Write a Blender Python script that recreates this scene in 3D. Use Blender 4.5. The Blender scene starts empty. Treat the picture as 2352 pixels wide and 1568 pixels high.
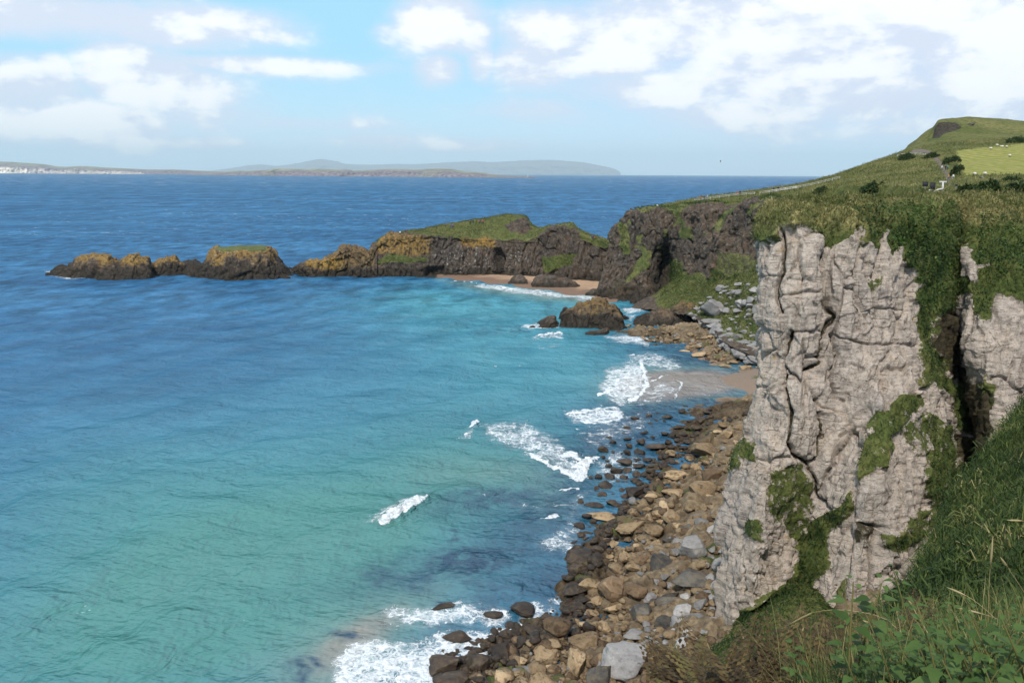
import bpy, bmesh, math, random
import numpy as np
from mathutils import Vector, Matrix
R = math.radians
random.seed(7)
RNG = np.random.default_rng(11)
SC = bpy.context.scene
COL = SC.collection

# ------------------------------------------------------------------ camera
F, CX, CY = 1882.0, 1176.0, 784.0          # focal length and centre, in units of a 2352 px wide photograph
PITCH, ROLL, EYE = math.atan((784 - 399.5) / 1882.0), R(0.32), 50.0
UP0 = np.array([0, math.sin(PITCH), math.cos(PITCH)])
FWD = np.array([0, math.cos(PITCH), -math.sin(PITCH)])
RGT = np.array([1.0, 0, 0]) * math.cos(ROLL) + UP0 * math.sin(ROLL)
UPV = UP0 * math.cos(ROLL) - np.array([1.0, 0, 0]) * math.sin(ROLL)
CAMP = np.array([0, 0, EYE])
cam_d = bpy.data.cameras.new('camera'); cam = bpy.data.objects.new('camera', cam_d); COL.objects.link(cam)
cam_d.sensor_width = 36; cam_d.lens = 36 * F / 2352; cam_d.clip_start = .1; cam_d.clip_end = 400000
m = Matrix.Identity(4)
for i in range(3):
    m[i][0], m[i][1], m[i][2], m[i][3] = RGT[i], UPV[i], -FWD[i], CAMP[i]
cam.matrix_world = m
SC.camera = cam

def ray(px, py):
    return FWD + RGT * ((px - CX) / F) + UPV * ((CY - py) / F)
def at(px, py, Y):
    d = ray(px, py); return CAMP + d * (Y / d[1])
def ground(px, py, z=0.0):
    d = ray(px, py); return CAMP + d * ((z - EYE) / d[2])
def proj(P):
    Q = np.asarray(P, float) - CAMP
    w = Q @ FWD; w = np.where(w > .05, w, .05)
    return CX + F * (Q @ RGT) / w, CY - F * (Q @ UPV) / w, w

# ------------------------------------------------------------------ noise
def _h(ix, iy, iz, s):
    h = (ix.astype(np.uint32) * np.uint32(374761393) + iy.astype(np.uint32) * np.uint32(668265263) + iz.astype(np.uint32) * np.uint32(2147483647 - 58) + np.uint32(s * 7919 + 13))
    h = (h ^ (h >> np.uint32(13))) * np.uint32(1274126177)
    h = (h ^ (h >> np.uint32(16))) * np.uint32(2246822519)
    return h ^ (h >> np.uint32(15))
_G = np.array([[1,1,0],[-1,1,0],[1,-1,0],[-1,-1,0],[1,0,1],[-1,0,1],[1,0,-1],[-1,0,-1],[0,1,1],[0,-1,1],[0,1,-1],[0,-1,-1],[1,1,0],[-1,1,0],[0,-1,1],[0,-1,-1]], float)
def perlin(P, s=0):
    P = np.asarray(P, float); sh = P.shape[:-1]; P = P.reshape(-1, 3)
    I = np.floor(P).astype(np.int64); f = P - I
    u = f * f * f * (f * (f * 6 - 15) + 10)
    out = np.zeros(len(P))
    for dx in (0, 1):
        wx = u[:, 0] if dx else 1 - u[:, 0]
        for dy in (0, 1):
            wy = u[:, 1] if dy else 1 - u[:, 1]
            for dz in (0, 1):
                wz = u[:, 2] if dz else 1 - u[:, 2]
                g = _G[_h(I[:, 0] + dx, I[:, 1] + dy, I[:, 2] + dz, s) & 15]
                out += wx * wy * wz * ((f[:, 0] - dx) * g[:, 0] + (f[:, 1] - dy) * g[:, 1] + (f[:, 2] - dz) * g[:, 2])
    return out.reshape(sh)
def fbm(P, o=4, s=0, gain=.5):
    P = np.asarray(P, float); a, t, n = 1., 0., 0.
    for k in range(o):
        t = t + a * perlin(P * (2.03 ** k), s + k); n += a; a *= gain
    return t / n * 1.6
def ridged(P, o=4, s=0):
    P = np.asarray(P, float); a, t, n = 1., 0., 0.
    for k in range(o):
        t = t + a * (1 - 2 * np.abs(perlin(P * (2.03 ** k), s + k))); n += a; a *= .5
    return t / n
def worley(P, s=0, jit=.9):
    P = np.asarray(P, float); sh = P.shape[:-1]; P = P.reshape(-1, 3)
    I = np.floor(P).astype(np.int64)
    f1 = np.full(len(P), 9.); f2 = f1.copy(); cid = np.zeros(len(P), np.uint32); off = np.zeros_like(P)
    for dx in (-1, 0, 1):
        for dy in (-1, 0, 1):
            for dz in (-1, 0, 1):
                c = I + (dx, dy, dz); h = _h(c[:, 0], c[:, 1], c[:, 2], s)
                o = np.stack([(h & 1023) / 1023., ((h >> 10) & 1023) / 1023., ((h >> 20) & 1023) / 1023.], -1) * jit + .5 * (1 - jit)
                e = P - (c + o); d = np.sqrt((e ** 2).sum(-1))
                n1 = d < f1; off[n1] = e[n1]
                f2 = np.where(n1, f1, np.minimum(f2, d)); cid = np.where(n1, h, cid); f1 = np.where(n1, d, f1)
    r = ((cid * np.uint32(2654435761)) >> np.uint32(8) & np.uint32(65535)) / 65535.
    worley.off = off.reshape(sh + (3,)); worley.r2 = (((cid * np.uint32(40503)) >> np.uint32(7) & np.uint32(65535)) / 65535.).reshape(sh)
    return f1.reshape(sh), f2.reshape(sh), r.reshape(sh)
def sst(a, b, x):
    t = np.clip((x - a) / (b - a), 0, 1); return t * t * (3 - 2 * t)

# ------------------------------------------------------------------ polygons in photo coordinates
def affine(pts, ax, bx, ay, by): return [(ax + bx * x, ay + by * y) for x, y in pts]
def Z1(p): return affine(p, 0, .3418, 321.5, .3418)
def Z2(p): return affine(p, 631.6, .3906, 459.4, .3906)
def Z3(p): return affine(p, 1378.1, .25634, 401.9, .25634)
def Z4(p): return affine(p, 1722.6, .26757, 258.4, .26757)
def Z5(p): return affine(p, 1607.8, .3662, 430.7, .3662)
def Z6(p): return affine(p, 1607.8, .4141, 918.7, .4141)
def Z7(p): return affine(p, 689.0, .41503, 1033.6, .41503)
def Z8(p): return affine(p, 1091.0, .29296, 631.6, .29296)
def Z9(p): return affine(p, 1205.8, .23804, 1004.9, .23804)
def polymask(x, y, poly, soft=8.0):
    """signed soft membership of points in a polygon, 1 inside"""
    x = np.asarray(x, float); y = np.asarray(y, float)
    ins = np.zeros(x.shape, bool); d2 = np.full(x.shape, 1e18)
    n = len(poly)
    for i in range(n):
        x0, y0 = poly[i]; x1, y1 = poly[(i + 1) % n]
        c = ((y0 > y) != (y1 > y)) & (x < (x1 - x0) * (y - y0) / ((y1 - y0) if y1 != y0 else 1e-9) + x0)
        ins ^= c
        L = (x1 - x0) ** 2 + (y1 - y0) ** 2 + 1e-9
        t = np.clip(((x - x0) * (x1 - x0) + (y - y0) * (y1 - y0)) / L, 0, 1)
        d2 = np.minimum(d2, (x - x0 - t * (x1 - x0)) ** 2 + (y - y0 - t * (y1 - y0)) ** 2)
    sd = np.where(ins, 1, -1) * np.sqrt(d2)
    return sst(-soft, soft, sd)
def polyline_d(x, y, pl):
    d2 = np.full(np.shape(x), 1e18); tt = np.zeros(np.shape(x))
    for i in range(len(pl) - 1):
        x0, y0 = pl[i][:2]; x1, y1 = pl[i + 1][:2]
        L = (x1 - x0) ** 2 + (y1 - y0) ** 2 + 1e-9
        t = np.clip(((x - x0) * (x1 - x0) + (y - y0) * (y1 - y0)) / L, 0, 1)
        q = (x - x0 - t * (x1 - x0)) ** 2 + (y - y0 - t * (y1 - y0)) ** 2
        tt = np.where(q < d2, i + t, tt); d2 = np.minimum(d2, q)
    return np.sqrt(d2), tt
def blob(x, y, cx, cy, rx, ry, ang=0.0):
    a = R(ang); dx, dy = x - cx, y - cy
    u = (dx * math.cos(a) - dy * math.sin(a)) / rx; v = (dx * math.sin(a) + dy * math.cos(a)) / ry
    return np.exp(-(u * u + v * v))

# ------------------------------------------------------------------ meshes
def link(o, parent=None):
    COL.objects.link(o)
    if parent: o.parent = parent
    return o
def tag(o, label=None, cat=None, group=None, kind=None):
    if label: o['label'] = label
    if cat: o['category'] = cat
    if group: o['group'] = group
    if kind: o['kind'] = kind
    return o
def mesh_np(name, V, Fq, mat=None, attrs=None, smooth=True, mats=None, fm=None):
    """V (n,3); Fq list of arrays of faces (k,4) and/or (k,3)"""
    me = bpy.data.meshes.new(name)
    V = np.ascontiguousarray(V, np.float32)
    if not isinstance(Fq, (list, tuple)): Fq = [Fq]
    loops = np.concatenate([f.reshape(-1) for f in Fq]).astype(np.int32)
    tot = np.concatenate([np.full(len(f), f.shape[1], np.int32) for f in Fq])
    st = np.concatenate([[0], np.cumsum(tot)[:-1]]).astype(np.int32)
    me.vertices.add(len(V)); me.vertices.foreach_set('co', V.reshape(-1))
    me.loops.add(len(loops)); me.loops.foreach_set('vertex_index', loops)
    me.polygons.add(len(tot)); me.polygons.foreach_set('loop_start', st); me.polygons.foreach_set('loop_total', tot)
    if smooth: me.polygons.foreach_set('use_smooth', np.ones(len(tot), bool))
    if fm is not None: me.polygons.foreach_set('material_index', np.asarray(fm, np.int32))
    for k, a in (attrs or {}).items():
        at_ = me.attributes.new(k, 'FLOAT', 'POINT'); at_.data.foreach_set('value', np.ascontiguousarray(a, np.float32).reshape(-1))
    me.update(calc_edges=True); me.validate()
    if mat: me.materials.append(mat)
    for q in (mats or []): me.materials.append(q)
    return me
def obj_np(name, V, Fq, mat=None, attrs=None, parent=None, smooth=True, mats=None, fm=None):
    return link(bpy.data.objects.new(name, mesh_np(name, V, Fq, mat, attrs, smooth, mats, fm)), parent)
def grid_faces(nu, nv, flip=False, wrap=False):
    i = np.arange(nu if wrap else nu - 1)[:, None]; j = np.arange(nv - 1)[None, :]
    i2 = (i + 1) % nu
    a, b, c, d = i * nv + j, i2 * nv + j, i2 * nv + j + 1, i * nv + j + 1
    q = np.stack([a, b, c, d], -1).reshape(-1, 4)
    return q[:, ::-1].copy() if flip else q
def cr_w(n, m):
    """(m,n) Catmull-Rom weights sampling n control points at m places"""
    t = np.linspace(0, n - 1, m); i = np.minimum(t.astype(int), n - 2); f = t - i
    W = np.zeros((m, n))
    b = [-.5 * f ** 3 + f ** 2 - .5 * f, 1.5 * f ** 3 - 2.5 * f ** 2 + 1, -1.5 * f ** 3 + 2 * f ** 2 + .5 * f, .5 * f ** 3 - .5 * f ** 2]
    for k in range(4):
        j = np.clip(i + k - 1, 0, n - 1); np.add.at(W, (np.arange(m), j), b[k])
    return W
def lattice(cols, nu, nv):
    C = np.array(cols, float)
    return np.einsum('un,nmk,vm->uvk', cr_w(C.shape[0], nu), C, cr_w(C.shape[1], nv))
def normals(P):
    n = np.cross(np.gradient(P, axis=0), np.gradient(P, axis=1))
    return n / (np.linalg.norm(n, axis=-1, keepdims=True) + 1e-9)
def tps(pts):
    A = np.array(pts, float); xy, z = A[:, :2], A[:, 2]; n = len(A)
    def U(r2): return np.where(r2 > 1e-12, .5 * r2 * np.log(np.maximum(r2, 1e-12)), 0)
    s = 100.; K = U(((xy[:, None] - xy[None]) ** 2).sum(-1) / s ** 2) + 1e-4 * np.eye(n)
    Pm = np.concatenate([np.ones((n, 1)), xy / s], 1)
    L = np.block([[K, Pm], [Pm.T, np.zeros((3, 3))]])
    w = np.linalg.solve(L, np.concatenate([z, np.zeros(3)]))
    def ev(x, y):
        x = np.asarray(x, float); y = np.asarray(y, float); o = w[n] + w[n + 1] * x / s + w[n + 2] * y / s
        for k in range(n): o = o + w[k] * U(((x - xy[k, 0]) ** 2 + (y - xy[k, 1]) ** 2) / s ** 2)
        return o
    return ev

# ------------------------------------------------------------------ node helper
class NT:
    def __init__(s, name):
        s.mat = bpy.data.materials.new(name); s.mat.use_nodes = True; s.t = s.mat.node_tree
        s.b = s.t.nodes['Principled BSDF']; s.pos = None
    def n(s, ty, **kw):
        nd = s.t.nodes.new('ShaderNode' + ty)
        for k, v in kw.items(): setattr(nd, k, v)
        return nd
    def set(s, sock, v):
        if isinstance(v, bpy.types.NodeSocket): s.t.links.new(v, sock)
        elif v is not None:
            if isinstance(v, (tuple, list)) and len(v) == 3 and sock.type == 'RGBA': v = (*v, 1)
            sock.default_value = v
    def P(s):
        if s.pos is None: s.pos = s.n('NewGeometry').outputs['Position']
        return s.pos
    def O(s): return s.n('TexCoord').outputs['Object']
    def A(s, name): return s.n('Attribute', attribute_name=name).outputs['Fac']
    def map(s, v, sc=(1, 1, 1), loc=(0, 0, 0), rot=(0, 0, 0)):
        q = s.n('Mapping'); s.set(q.inputs[0], v); q.inputs['Scale'].default_value = sc; q.inputs['Location'].default_value = loc; q.inputs['Rotation'].default_value = rot
        return q.outputs[0]
    def noise(s, v, sc, det=4, rough=.5, dist=0.0):
        q = s.n('TexNoise'); s.set(q.inputs['Vector'], v); q.inputs['Scale'].default_value = sc; q.inputs['Detail'].default_value = det
        q.inputs['Roughness'].default_value = rough; q.inputs['Distortion'].default_value = dist
        return q.outputs['Fac']
    def vor(s, v, sc, feat='F1', out='Distance', rnd=1.0):
        q = s.n('TexVoronoi', feature=feat); s.set(q.inputs['Vector'], v); q.inputs['Scale'].default_value = sc; q.inputs['Randomness'].default_value = rnd
        return q.outputs[out]
    def m(s, op, a, b=None, c=None, clamp=False):
        q = s.n('Math', operation=op, use_clamp=clamp); s.set(q.inputs[0], a)
        if b is not None: s.set(q.inputs[1], b)
        if c is not None: s.set(q.inputs[2], c)
        return q.outputs[0]
    def rng(s, v, a, b, c=0.0, d=1.0, smooth=True):
        q = s.n('MapRange', interpolation_type='SMOOTHSTEP' if smooth else 'LINEAR'); s.set(q.inputs[0], v)
        for k, x in enumerate((a, b, c, d)): s.set(q.inputs[1 + k], x)
        return q.outputs[0]
    def mix(s, f, a, b, bl='MIX'):
        q = s.n('Mix', data_type='RGBA', blend_type=bl); s.set(q.inputs[0], f); s.set(q.inputs[6], a); s.set(q.inputs[7], b)
        return q.outputs[2]
    def ramp(s, v, stops):
        q = s.n('ValToRGB'); s.set(q.inputs[0], v); e = q.color_ramp.elements
        while len(e) < len(stops): e.new(.5)
        for k, (p, c) in enumerate(stops): e[k].position = p; e[k].color = (*c, 1)
        return q.outputs[0]
    def bump(s, h, st=1.0, dist=1.0, nrm=None):
        q = s.n('Bump'); q.inputs['Strength'].default_value = st; q.inputs['Distance'].default_value = dist; s.set(q.inputs['Height'], h)
        if nrm is not None: s.set(q.inputs['Normal'], nrm)
        return q.outputs[0]
    def out(s, col=None, rough=.9, spec=.2, nrm=None, **kw):
        s.set(s.b.inputs['Base Color'], col); s.set(s.b.inputs['Roughness'], rough); s.set(s.b.inputs['Specular IOR Level'], spec)
        if nrm is not None: s.set(s.b.inputs['Normal'], nrm)
        for k, v in kw.items(): s.set(s.b.inputs[k], v)
        return s.mat
def sr(r, g, b):
    """photo colour (0-255 sRGB) to linear"""
    f = lambda c: (c / 12.92 if c <= .04045 else ((c + .055) / 1.055) ** 2.4)
    return (f(r / 255.), f(g / 255.), f(b / 255.))
# ------------------------------------------------------------------ materials
def grass_color(T, p, dry):
    n1 = T.noise(p, .05, 4, .6); n2 = T.noise(p, .45, 5, .65); n3 = T.noise(p, 2.6, 3, .6)
    g = T.ramp(n1, [(.33, (.042, .060, .016)), (.5, (.080, .098, .027)), (.68, (.125, .130, .038))])
    g2 = T.ramp(n2, [(.3, (.026, .042, .011)), (.5, (.082, .102, .028)), (.7, (.16, .150, .050))])
    g = T.mix(.6, g, g2)
    d = T.ramp(n3, [(.3, (.13, .12, .04)), (.6, (.26, .22, .095)), (.8, (.33, .28, .14))])
    dm = T.m('MULTIPLY', dry, T.rng(n2, .30, .60))
    g = T.mix(T.m('MINIMUM', dm, .95), g, d)
    k = T.ramp(n3, [(.3, (.62, .62, .62)), (.7, (1.3, 1.3, 1.25))])
    return T.mix(1.0, g, k, 'MULTIPLY')

def terrain_mat(name, kind):
    T = NT(name); p = T.P()
    if kind == 'chalk':
        a = T.noise(p, .16, 5, .6); b = T.noise(p, 1.3, 6, .65); c = T.noise(T.map(p, (1.1, 1.1, .10)), 1.0, 5, .6)
        bed = T.noise(T.map(p, (.55, .55, 6.5)), 1.0, 5, .65, .4); fine = T.noise(p, 6.5, 4, .7)
        col = T.ramp(a, [(.30, (.275, .25, .245)), (.47, (.385, .335, .295)), (.62, (.45, .385, .325)), (.75, (.38, .345, .325))])
        col = T.mix(.55, col, T.ramp(b, [(.28, (.12, .105, .09)), (.45, (.37, .325, .285)), (.7, (.57, .51, .455))]))
        col = T.mix(T.rng(c, .54, .66, 0, .55), col, (.17, .145, .125))
        col = T.mix(T.rng(bed, .575, .635, 0, .72), col, (.10, .083, .07))
        spk = T.rng(fine, .56, .66, 0, .8)
        col = T.mix(spk, col, (.07, .06, .045))
        col = T.mix(1.0, col, (1.0, .955, .91), 'MULTIPLY')
        lich = T.m('MULTIPLY', T.rng(T.noise(p, .9, 4, .6), .60, .72), T.rng(a, .52, .6, 0, .5))
        col = T.mix(lich, col, (.42, .27, .12))
        cr = T.vor(T.map(p, (.75, .75, .33)), 1.0, 'DISTANCE_TO_EDGE')
        crk = T.rng(cr, .0, .028, 1, 0)
        crk = T.m('MULTIPLY', crk, T.rng(T.noise(p, .5, 4, .6), .50, .62, 0, .6))
        col = T.mix(crk, col, (.09, .075, .055))
        h = T.m('ADD', T.m('ADD', T.m('MULTIPLY', b, .34), T.m('MULTIPLY', T.noise(T.map(p, (2.2, 2.2, .5)), 1.0, 5, .7), .30)), T.m('ADD', T.m('MULTIPLY', bed, -.14), T.m('ADD', T.m('MULTIPLY', fine, .12), T.m('MULTIPLY', crk, -.18))))
        rb, sp = .92, .15
    elif kind == 'basalt':
        a = T.noise(p, .07, 5, .6); b = T.noise(p, .7, 6, .68); c = T.noise(T.map(p, (.8, .8, .07)), 1.0, 5, .6)
        fine = T.noise(p, 2.4, 5, .7)
        col = T.ramp(a, [(.32, (.046, .038, .034)), (.48, (.090, .068, .052)), (.62, (.145, .097, .063)), (.75, (.082, .070, .063))])
        col = T.mix(.6, col, T.ramp(b, [(.33, (.006, .005, .005)), (.48, (.044, .035, .028)), (.74, (.20, .155, .115))]))
        col = T.mix(T.rng(c, .55, .72, 0, .6), col, (.025, .022, .02))
        col = T.mix(T.rng(T.noise(p, .16, 3, .6), .60, .74, 0, .5), col, (.155, .075, .038))
        li = T.m('MULTIPLY', T.A('lich'), T.rng(b, .36, .56))
        col = T.mix(T.m('MULTIPLY', li, .9), col, T.ramp(fine, [(.3, (.17, .11, .03)), (.7, (.42, .24, .04))]))
        gu = T.m('MULTIPLY', T.A('guano'), T.m('MULTIPLY', T.rng(T.noise(p, 1.1, 4, .7), .54, .66), T.rng(c, .40, .60)))
        col = T.mix(gu, col, (.52, .49, .46))
        ti = T.A('tide_cave_shade')
        col = T.mix(T.m('MULTIPLY', ti, .85), col, T.ramp(b, [(.35, (.012, .011, .010)), (.7, (.045, .035, .022))]))
        h = T.m('ADD', T.m('MULTIPLY', b, .9), T.m('MULTIPLY', fine, .35))
        rb, sp = .85, .25
    elif kind == 'shore':
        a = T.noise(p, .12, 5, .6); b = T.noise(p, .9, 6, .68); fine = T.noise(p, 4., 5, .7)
        col = T.ramp(a, [(.32, (.085, .06, .036)), (.5, (.17, .125, .075)), (.68, (.30, .225, .135))])  # dark base: crevice weed, plus shade between boulders put into the colour
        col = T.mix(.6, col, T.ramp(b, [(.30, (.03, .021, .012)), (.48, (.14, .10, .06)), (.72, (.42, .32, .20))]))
        wd = T.m('MULTIPLY', T.A('weed'), T.rng(b, .36, .56, .25, 1))
        col = T.mix(wd, col, T.ramp(fine, [(.35, (.018, .013, .008)), (.7, (.075, .045, .018))]))
        col = T.mix(T.m('MULTIPLY', T.A('sand'), .95), col, T.ramp(fine, [(.3, (.19, .14, .105)), (.7, (.26, .19, .14))]))
        col = T.mix(T.m('MULTIPLY', T.A('algae'), T.rng(b, .4, .55)), col, (.06, .085, .014))
        h = T.m('ADD', T.m('MULTIPLY', b, .5), T.m('MULTIPLY', fine, .2))
        rb, sp = .8, .3
    elif kind == 'far':
        a = T.noise(p, .004, 6, .65); b = T.noise(T.map(p, (1, 1, .25)), .02, 5, .7)
        col = T.ramp(b, [(.38, (.065, .052, .075)), (.6, (.25, .21, .22))])
        col = T.mix(T.m('MULTIPLY', T.A('guano'), T.rng(b, .40, .56)), col, (.75, .66, .56))
        h = b; rb, sp = 1.0, 0.0
    if kind != 'far':
        pert = T.noise(p, 1.1 if kind == 'chalk' else .6, 6, .72)
        vm = T.rng(T.m('ADD', T.A('veg'), T.m('MULTIPLY', T.m('SUBTRACT', pert, .5), 2.0 if kind == 'chalk' else .9)), .42, .58)
        ea = T.rng(T.m('ADD', T.A('earth_shade'), T.m('MULTIPLY', T.m('SUBTRACT', pert, .5), 1.0)), .42, .60)
        col = T.mix(ea, col, T.ramp(b, [(.3, (.018, .014, .010)), (.5, (.050, .040, .024)), (.7, (.085, .07, .035))]))
        col = T.mix(vm, col, grass_color(T, p, T.A('dry')))
        gh = T.noise(p, 3.2, 4, .7)
        h = T.m('ADD', T.m('MULTIPLY', h, T.m('SUBTRACT', 1, vm)), T.m('MULTIPLY', T.m('MULTIPLY', gh, vm), .5))
        nr = T.bump(h, .9, .9)
    else:
        vm = T.A('veg')
        g = T.ramp(a, [(.35, (.16, .16, .13)), (.5, (.21, .215, .135)), (.65, (.28, .265, .19))])
        col = T.mix(vm, col, g)
        nr = T.bump(h, .6, 30.)
    return T.out(col, rb, sp, nr)

def rock_mat(name, stops, dirt=(.03, .022, .014), dirt_amt=.5, top=None, spec=.2, rough=.88, sc=1.0):
    T = NT(name); p = T.O(); inf = T.n('ObjectInfo').outputs['Random']
    off = T.n('VectorMath', operation='ADD'); T.set(off.inputs[0], p)
    cmb = T.n('CombineXYZ'); T.set(cmb.inputs[0], T.m('MULTIPLY', inf, 91.)); T.set(cmb.inputs[1], T.m('MULTIPLY', inf, 37.)); T.set(off.inputs[1], cmb.outputs[0])
    q = off.outputs[0]
    a = T.noise(q, .8 * sc, 6, .68); b = T.noise(q, 3.2 * sc, 6, .7); d = T.noise(q, 1.6 * sc, 5, .65)
    col = T.ramp(T.m('ADD', T.m('MULTIPLY', a, .75), T.m('MULTIPLY', b, .25)), stops)
    col = T.mix(T.rng(d, .50, .66, 0, dirt_amt), col, dirt)
    col = T.mix(T.rng(b, .60, .70, 0, .5), col, dirt)
    k = T.m('ADD', .62, T.m('MULTIPLY', inf, .62))
    kk = T.n('CombineColor'); [T.set(kk.inputs[i], k) for i in range(3)]
    col = T.mix(1.0, col, kk.outputs[0], 'MULTIPLY')
    nr = T.bump(T.m('ADD', T.m('MULTIPLY', a, .6), T.m('MULTIPLY', b, .35)), .9, .35)
    return T.out(col, rough, spec, nr)

def blade_mat(name, stops, rough=.6, trans=True):
    T = NT(name)
    col = T.ramp(T.A('rnd'), stops)
    m = T.out(col, rough, .2)
    if trans:
        tl = T.n('BsdfTranslucent'); T.set(tl.inputs[0], col); mx = T.n('MixShader'); mx.inputs[0].default_value = .25
        T.t.links.new(T.b.outputs[0], mx.inputs[1]); T.t.links.new(tl.outputs[0], mx.inputs[2])
        T.t.links.new(mx.outputs[0], T.t.nodes['Material Output'].inputs[0])
    return m
def plain(name, c, rough=.8, spec=.2, var=.15, sc=3.):
    T = NT(name); n = T.noise(T.O(), sc, 3)
    k = T.ramp(n, [(.3, tuple(max(0, x * (1 - var)) for x in c)), (.7, tuple(x * (1 + var) for x in c))])
    return T.out(k, rough, spec)

M = {}
M['chalk'] = terrain_mat('chalk_cliff_rock', 'chalk'); M['basalt'] = terrain_mat('basalt_rock', 'basalt')
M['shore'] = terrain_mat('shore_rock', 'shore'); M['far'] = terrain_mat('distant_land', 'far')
M['tan'] = rock_mat('tan_boulder', [(.3, (.12, .08, .043)), (.45, (.29, .20, .115)), (.6, (.43, .315, .19)), (.75, (.50, .385, .25))], (.040, .026, .012), .8)
M['weedy'] = rock_mat('weed_boulder', [(.3, (.012, .009, .007)), (.5, (.045, .030, .020)), (.7, (.10, .068, .042))], (.10, .08, .045), .35, spec=.35, rough=.6)
M['grey'] = rock_mat('grey_boulder', [(.3, (.15, .14, .14)), (.5, (.30, .285, .275)), (.7, (.45, .43, .41))], (.05, .04, .03), .4)
M['black'] = rock_mat('dark_boulder', [(.3, (.03, .027, .027)), (.5, (.075, .068, .06)), (.7, (.16, .145, .12))], (.12, .08, .04), .4)
M['brownrock'] = rock_mat('brown_boulder', [(.3, (.08, .05, .03)), (.5, (.19, .125, .075)), (.7, (.33, .24, .15))], (.04, .022, .01), .8)
HILLG = [(0, (.045, .060, .016)), (.35, (.105, .118, .034)), (.65, (.175, .17, .055)), (1., (.32, .27, .12))]
GREENS = [(.0, (.016, .034, .008)), (.35, (.042, .072, .015)), (.65, (.085, .115, .027)), (.85, (.17, .17, .055)), (1., (.33, .28, .13))]
M['hillblades'] = blade_mat('hill_grass_blades', HILLG)
M['darkblades'] = blade_mat('dark_grass_blades', [(0, (.014, .030, .008)), (.4, (.035, .062, .014)), (.75, (.075, .10, .024)), (1, (.17, .16, .06))])  # darker greens for the slope, bank and cliff-face grass
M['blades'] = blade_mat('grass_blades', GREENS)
M['dryblades'] = blade_mat('dry_grass_blades', [(0, (.05, .068, .016)), (.4, (.115, .12, .036)), (.75, (.24, .205, .085)), (1, (.38, .32, .16))])
M['leaf'] = blade_mat('shrub_leaves', [(0, (.014, .028, .008)), (.5, (.042, .068, .018)), (.85, (.08, .11, .03)), (1, (.14, .15, .05))])
M['ivy'] = blade_mat('ivy_leaves', [(0, (.018, .040, .010)), (.5, (.045, .085, .018)), (.85, (.09, .14, .03)), (1, (.17, .20, .05))])
M['bracken'] = blade_mat('bracken_fronds', [(0, (.030, .021, .010)), (.4, (.085, .055, .024)), (.75, (.15, .11, .045)), (1, (.12, .125, .035))])
M['nettle'] = blade_mat('nettle_leaves', [(0, (.016, .034, .008)), (.5, (.042, .082, .018)), (1, (.10, .155, .04))])
M['straw'] = blade_mat('straw_stalks', [(0, (.28, .21, .09)), (1, (.48, .40, .22))])
M['wood'] = plain('weathered_wood', (.25, .22, .18)); M['palewood'] = plain('pale_rail', (.50, .48, .44)); M['board'] = plain('dark_board', (.03, .03, .035))
M['gravel'] = plain('path_gravel', (.24, .21, .185), var=.3, sc=1.5)
M['white'] = plain('white_paint', (.8, .8, .78)); M['wool'] = plain('sheep_wool', (.62, .58, .50), sc=9); M['darkskin'] = plain('dark_face', (.06, .05, .045))
M['gull'] = plain('white_feathers', (.75, .75, .75)); M['gullgrey'] = plain('grey_feathers', (.30, .32, .35))
M['slate'] = plain('slate_roof', (.10, .10, .11))
for k, c in dict(black=(.02, .02, .025), navy=(.03, .05, .12), red=(.45, .05, .06), pink=(.6, .15, .25), white=(.7, .7, .7), blue=(.06, .14, .4), grey=(.2, .2, .21), orange=(.6, .25, .05), teal=(.05, .25, .28), denim=(.08, .12, .2), skin=(.5, .3, .22), hair=(.05, .03, .02)).items():
    M['cloth_' + k] = plain('fabric_' + k, c)
# ------------------------------------------------------------------ plateau and hill (height field)
PL = [(1780,487,95),(1900,481,97),(2000,474,100),(2100,470,102),(2200,463,106),(2352,458,108),
 (1800,458,150),(2000,452,150),(2150,441,180),(2300,442,160),(2352,432,180),
 (1460,484,352),(1550,478,336),(1650,472,318),(1700,468,300),(1750,466,284),
 (1500,475,358),(1600,455,350),(1700,442,345),(1780,432,340),(1850,420,345),(1900,408,355),(1950,392,372),(2000,375,392),(2050,358,412),(2090,342,432),(2112,330,447),(2138,318,470),(2150,288,492),(2175,281,515),(2230,279,535),(2300,285,540),(2352,287,540),
 (1900,440,240),(2000,415,285),(2100,380,345),(2140,352,395),(2165,385,300),(2182,410,240),(2100,420,235),(1800,447,260),
 (2215,405,245),(2352,400,245),(2200,345,375),(2352,330,395),(2150,325,440),(2250,320,430),(2352,318,430),(2250,300,485),(2190,303,478)]
pl = [at(*p) for p in PL]
for (px, py, Y) in PL[16:33]:                      # land falls away to the sea on the far side of the ridge
    q = at(px, py, Y); pl.append(q + np.array([0, 45, -13])); pl.append(q + np.array([0, 14, -2.0]))
pl += [np.array(q, float) for q in [(140, 60, 48), (120, 100, 48), (260, 100, 52), (300, 250, 56), (400, 400, 68), (420, 520, 76), (95, 75, 46.5)]]
plateau_z = tps(pl)
PLPOLY = [(60,352),(65,345),(72,338),(77,331),(83,322),(88,313),(93,301),(97,287),(104,268),(106,240),(104,212),(98,186),(72,132),(44,108),(37,99),(44,99),(54,101),(64,104),(72,108),(78,98),(84,80),(110,60),(430,60),(430,640),(300,600),(262,548),(224,500),(190,458),(160,425),(140,396),(118,380),(92,378),(62,372)]
nx, ny = 330, 440
gx = np.linspace(28, 430, nx); gy = np.linspace(58, 600, ny)
GX, GY = np.meshgrid(gx, gy, indexing='ij')
Zp = plateau_z(GX, GY)
P3 = np.stack([GX, GY, np.zeros_like(GX)], -1)
_c = at(2146, 300, 490); _t = (GX / GY - _c[0] / _c[1]) * GY
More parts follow.
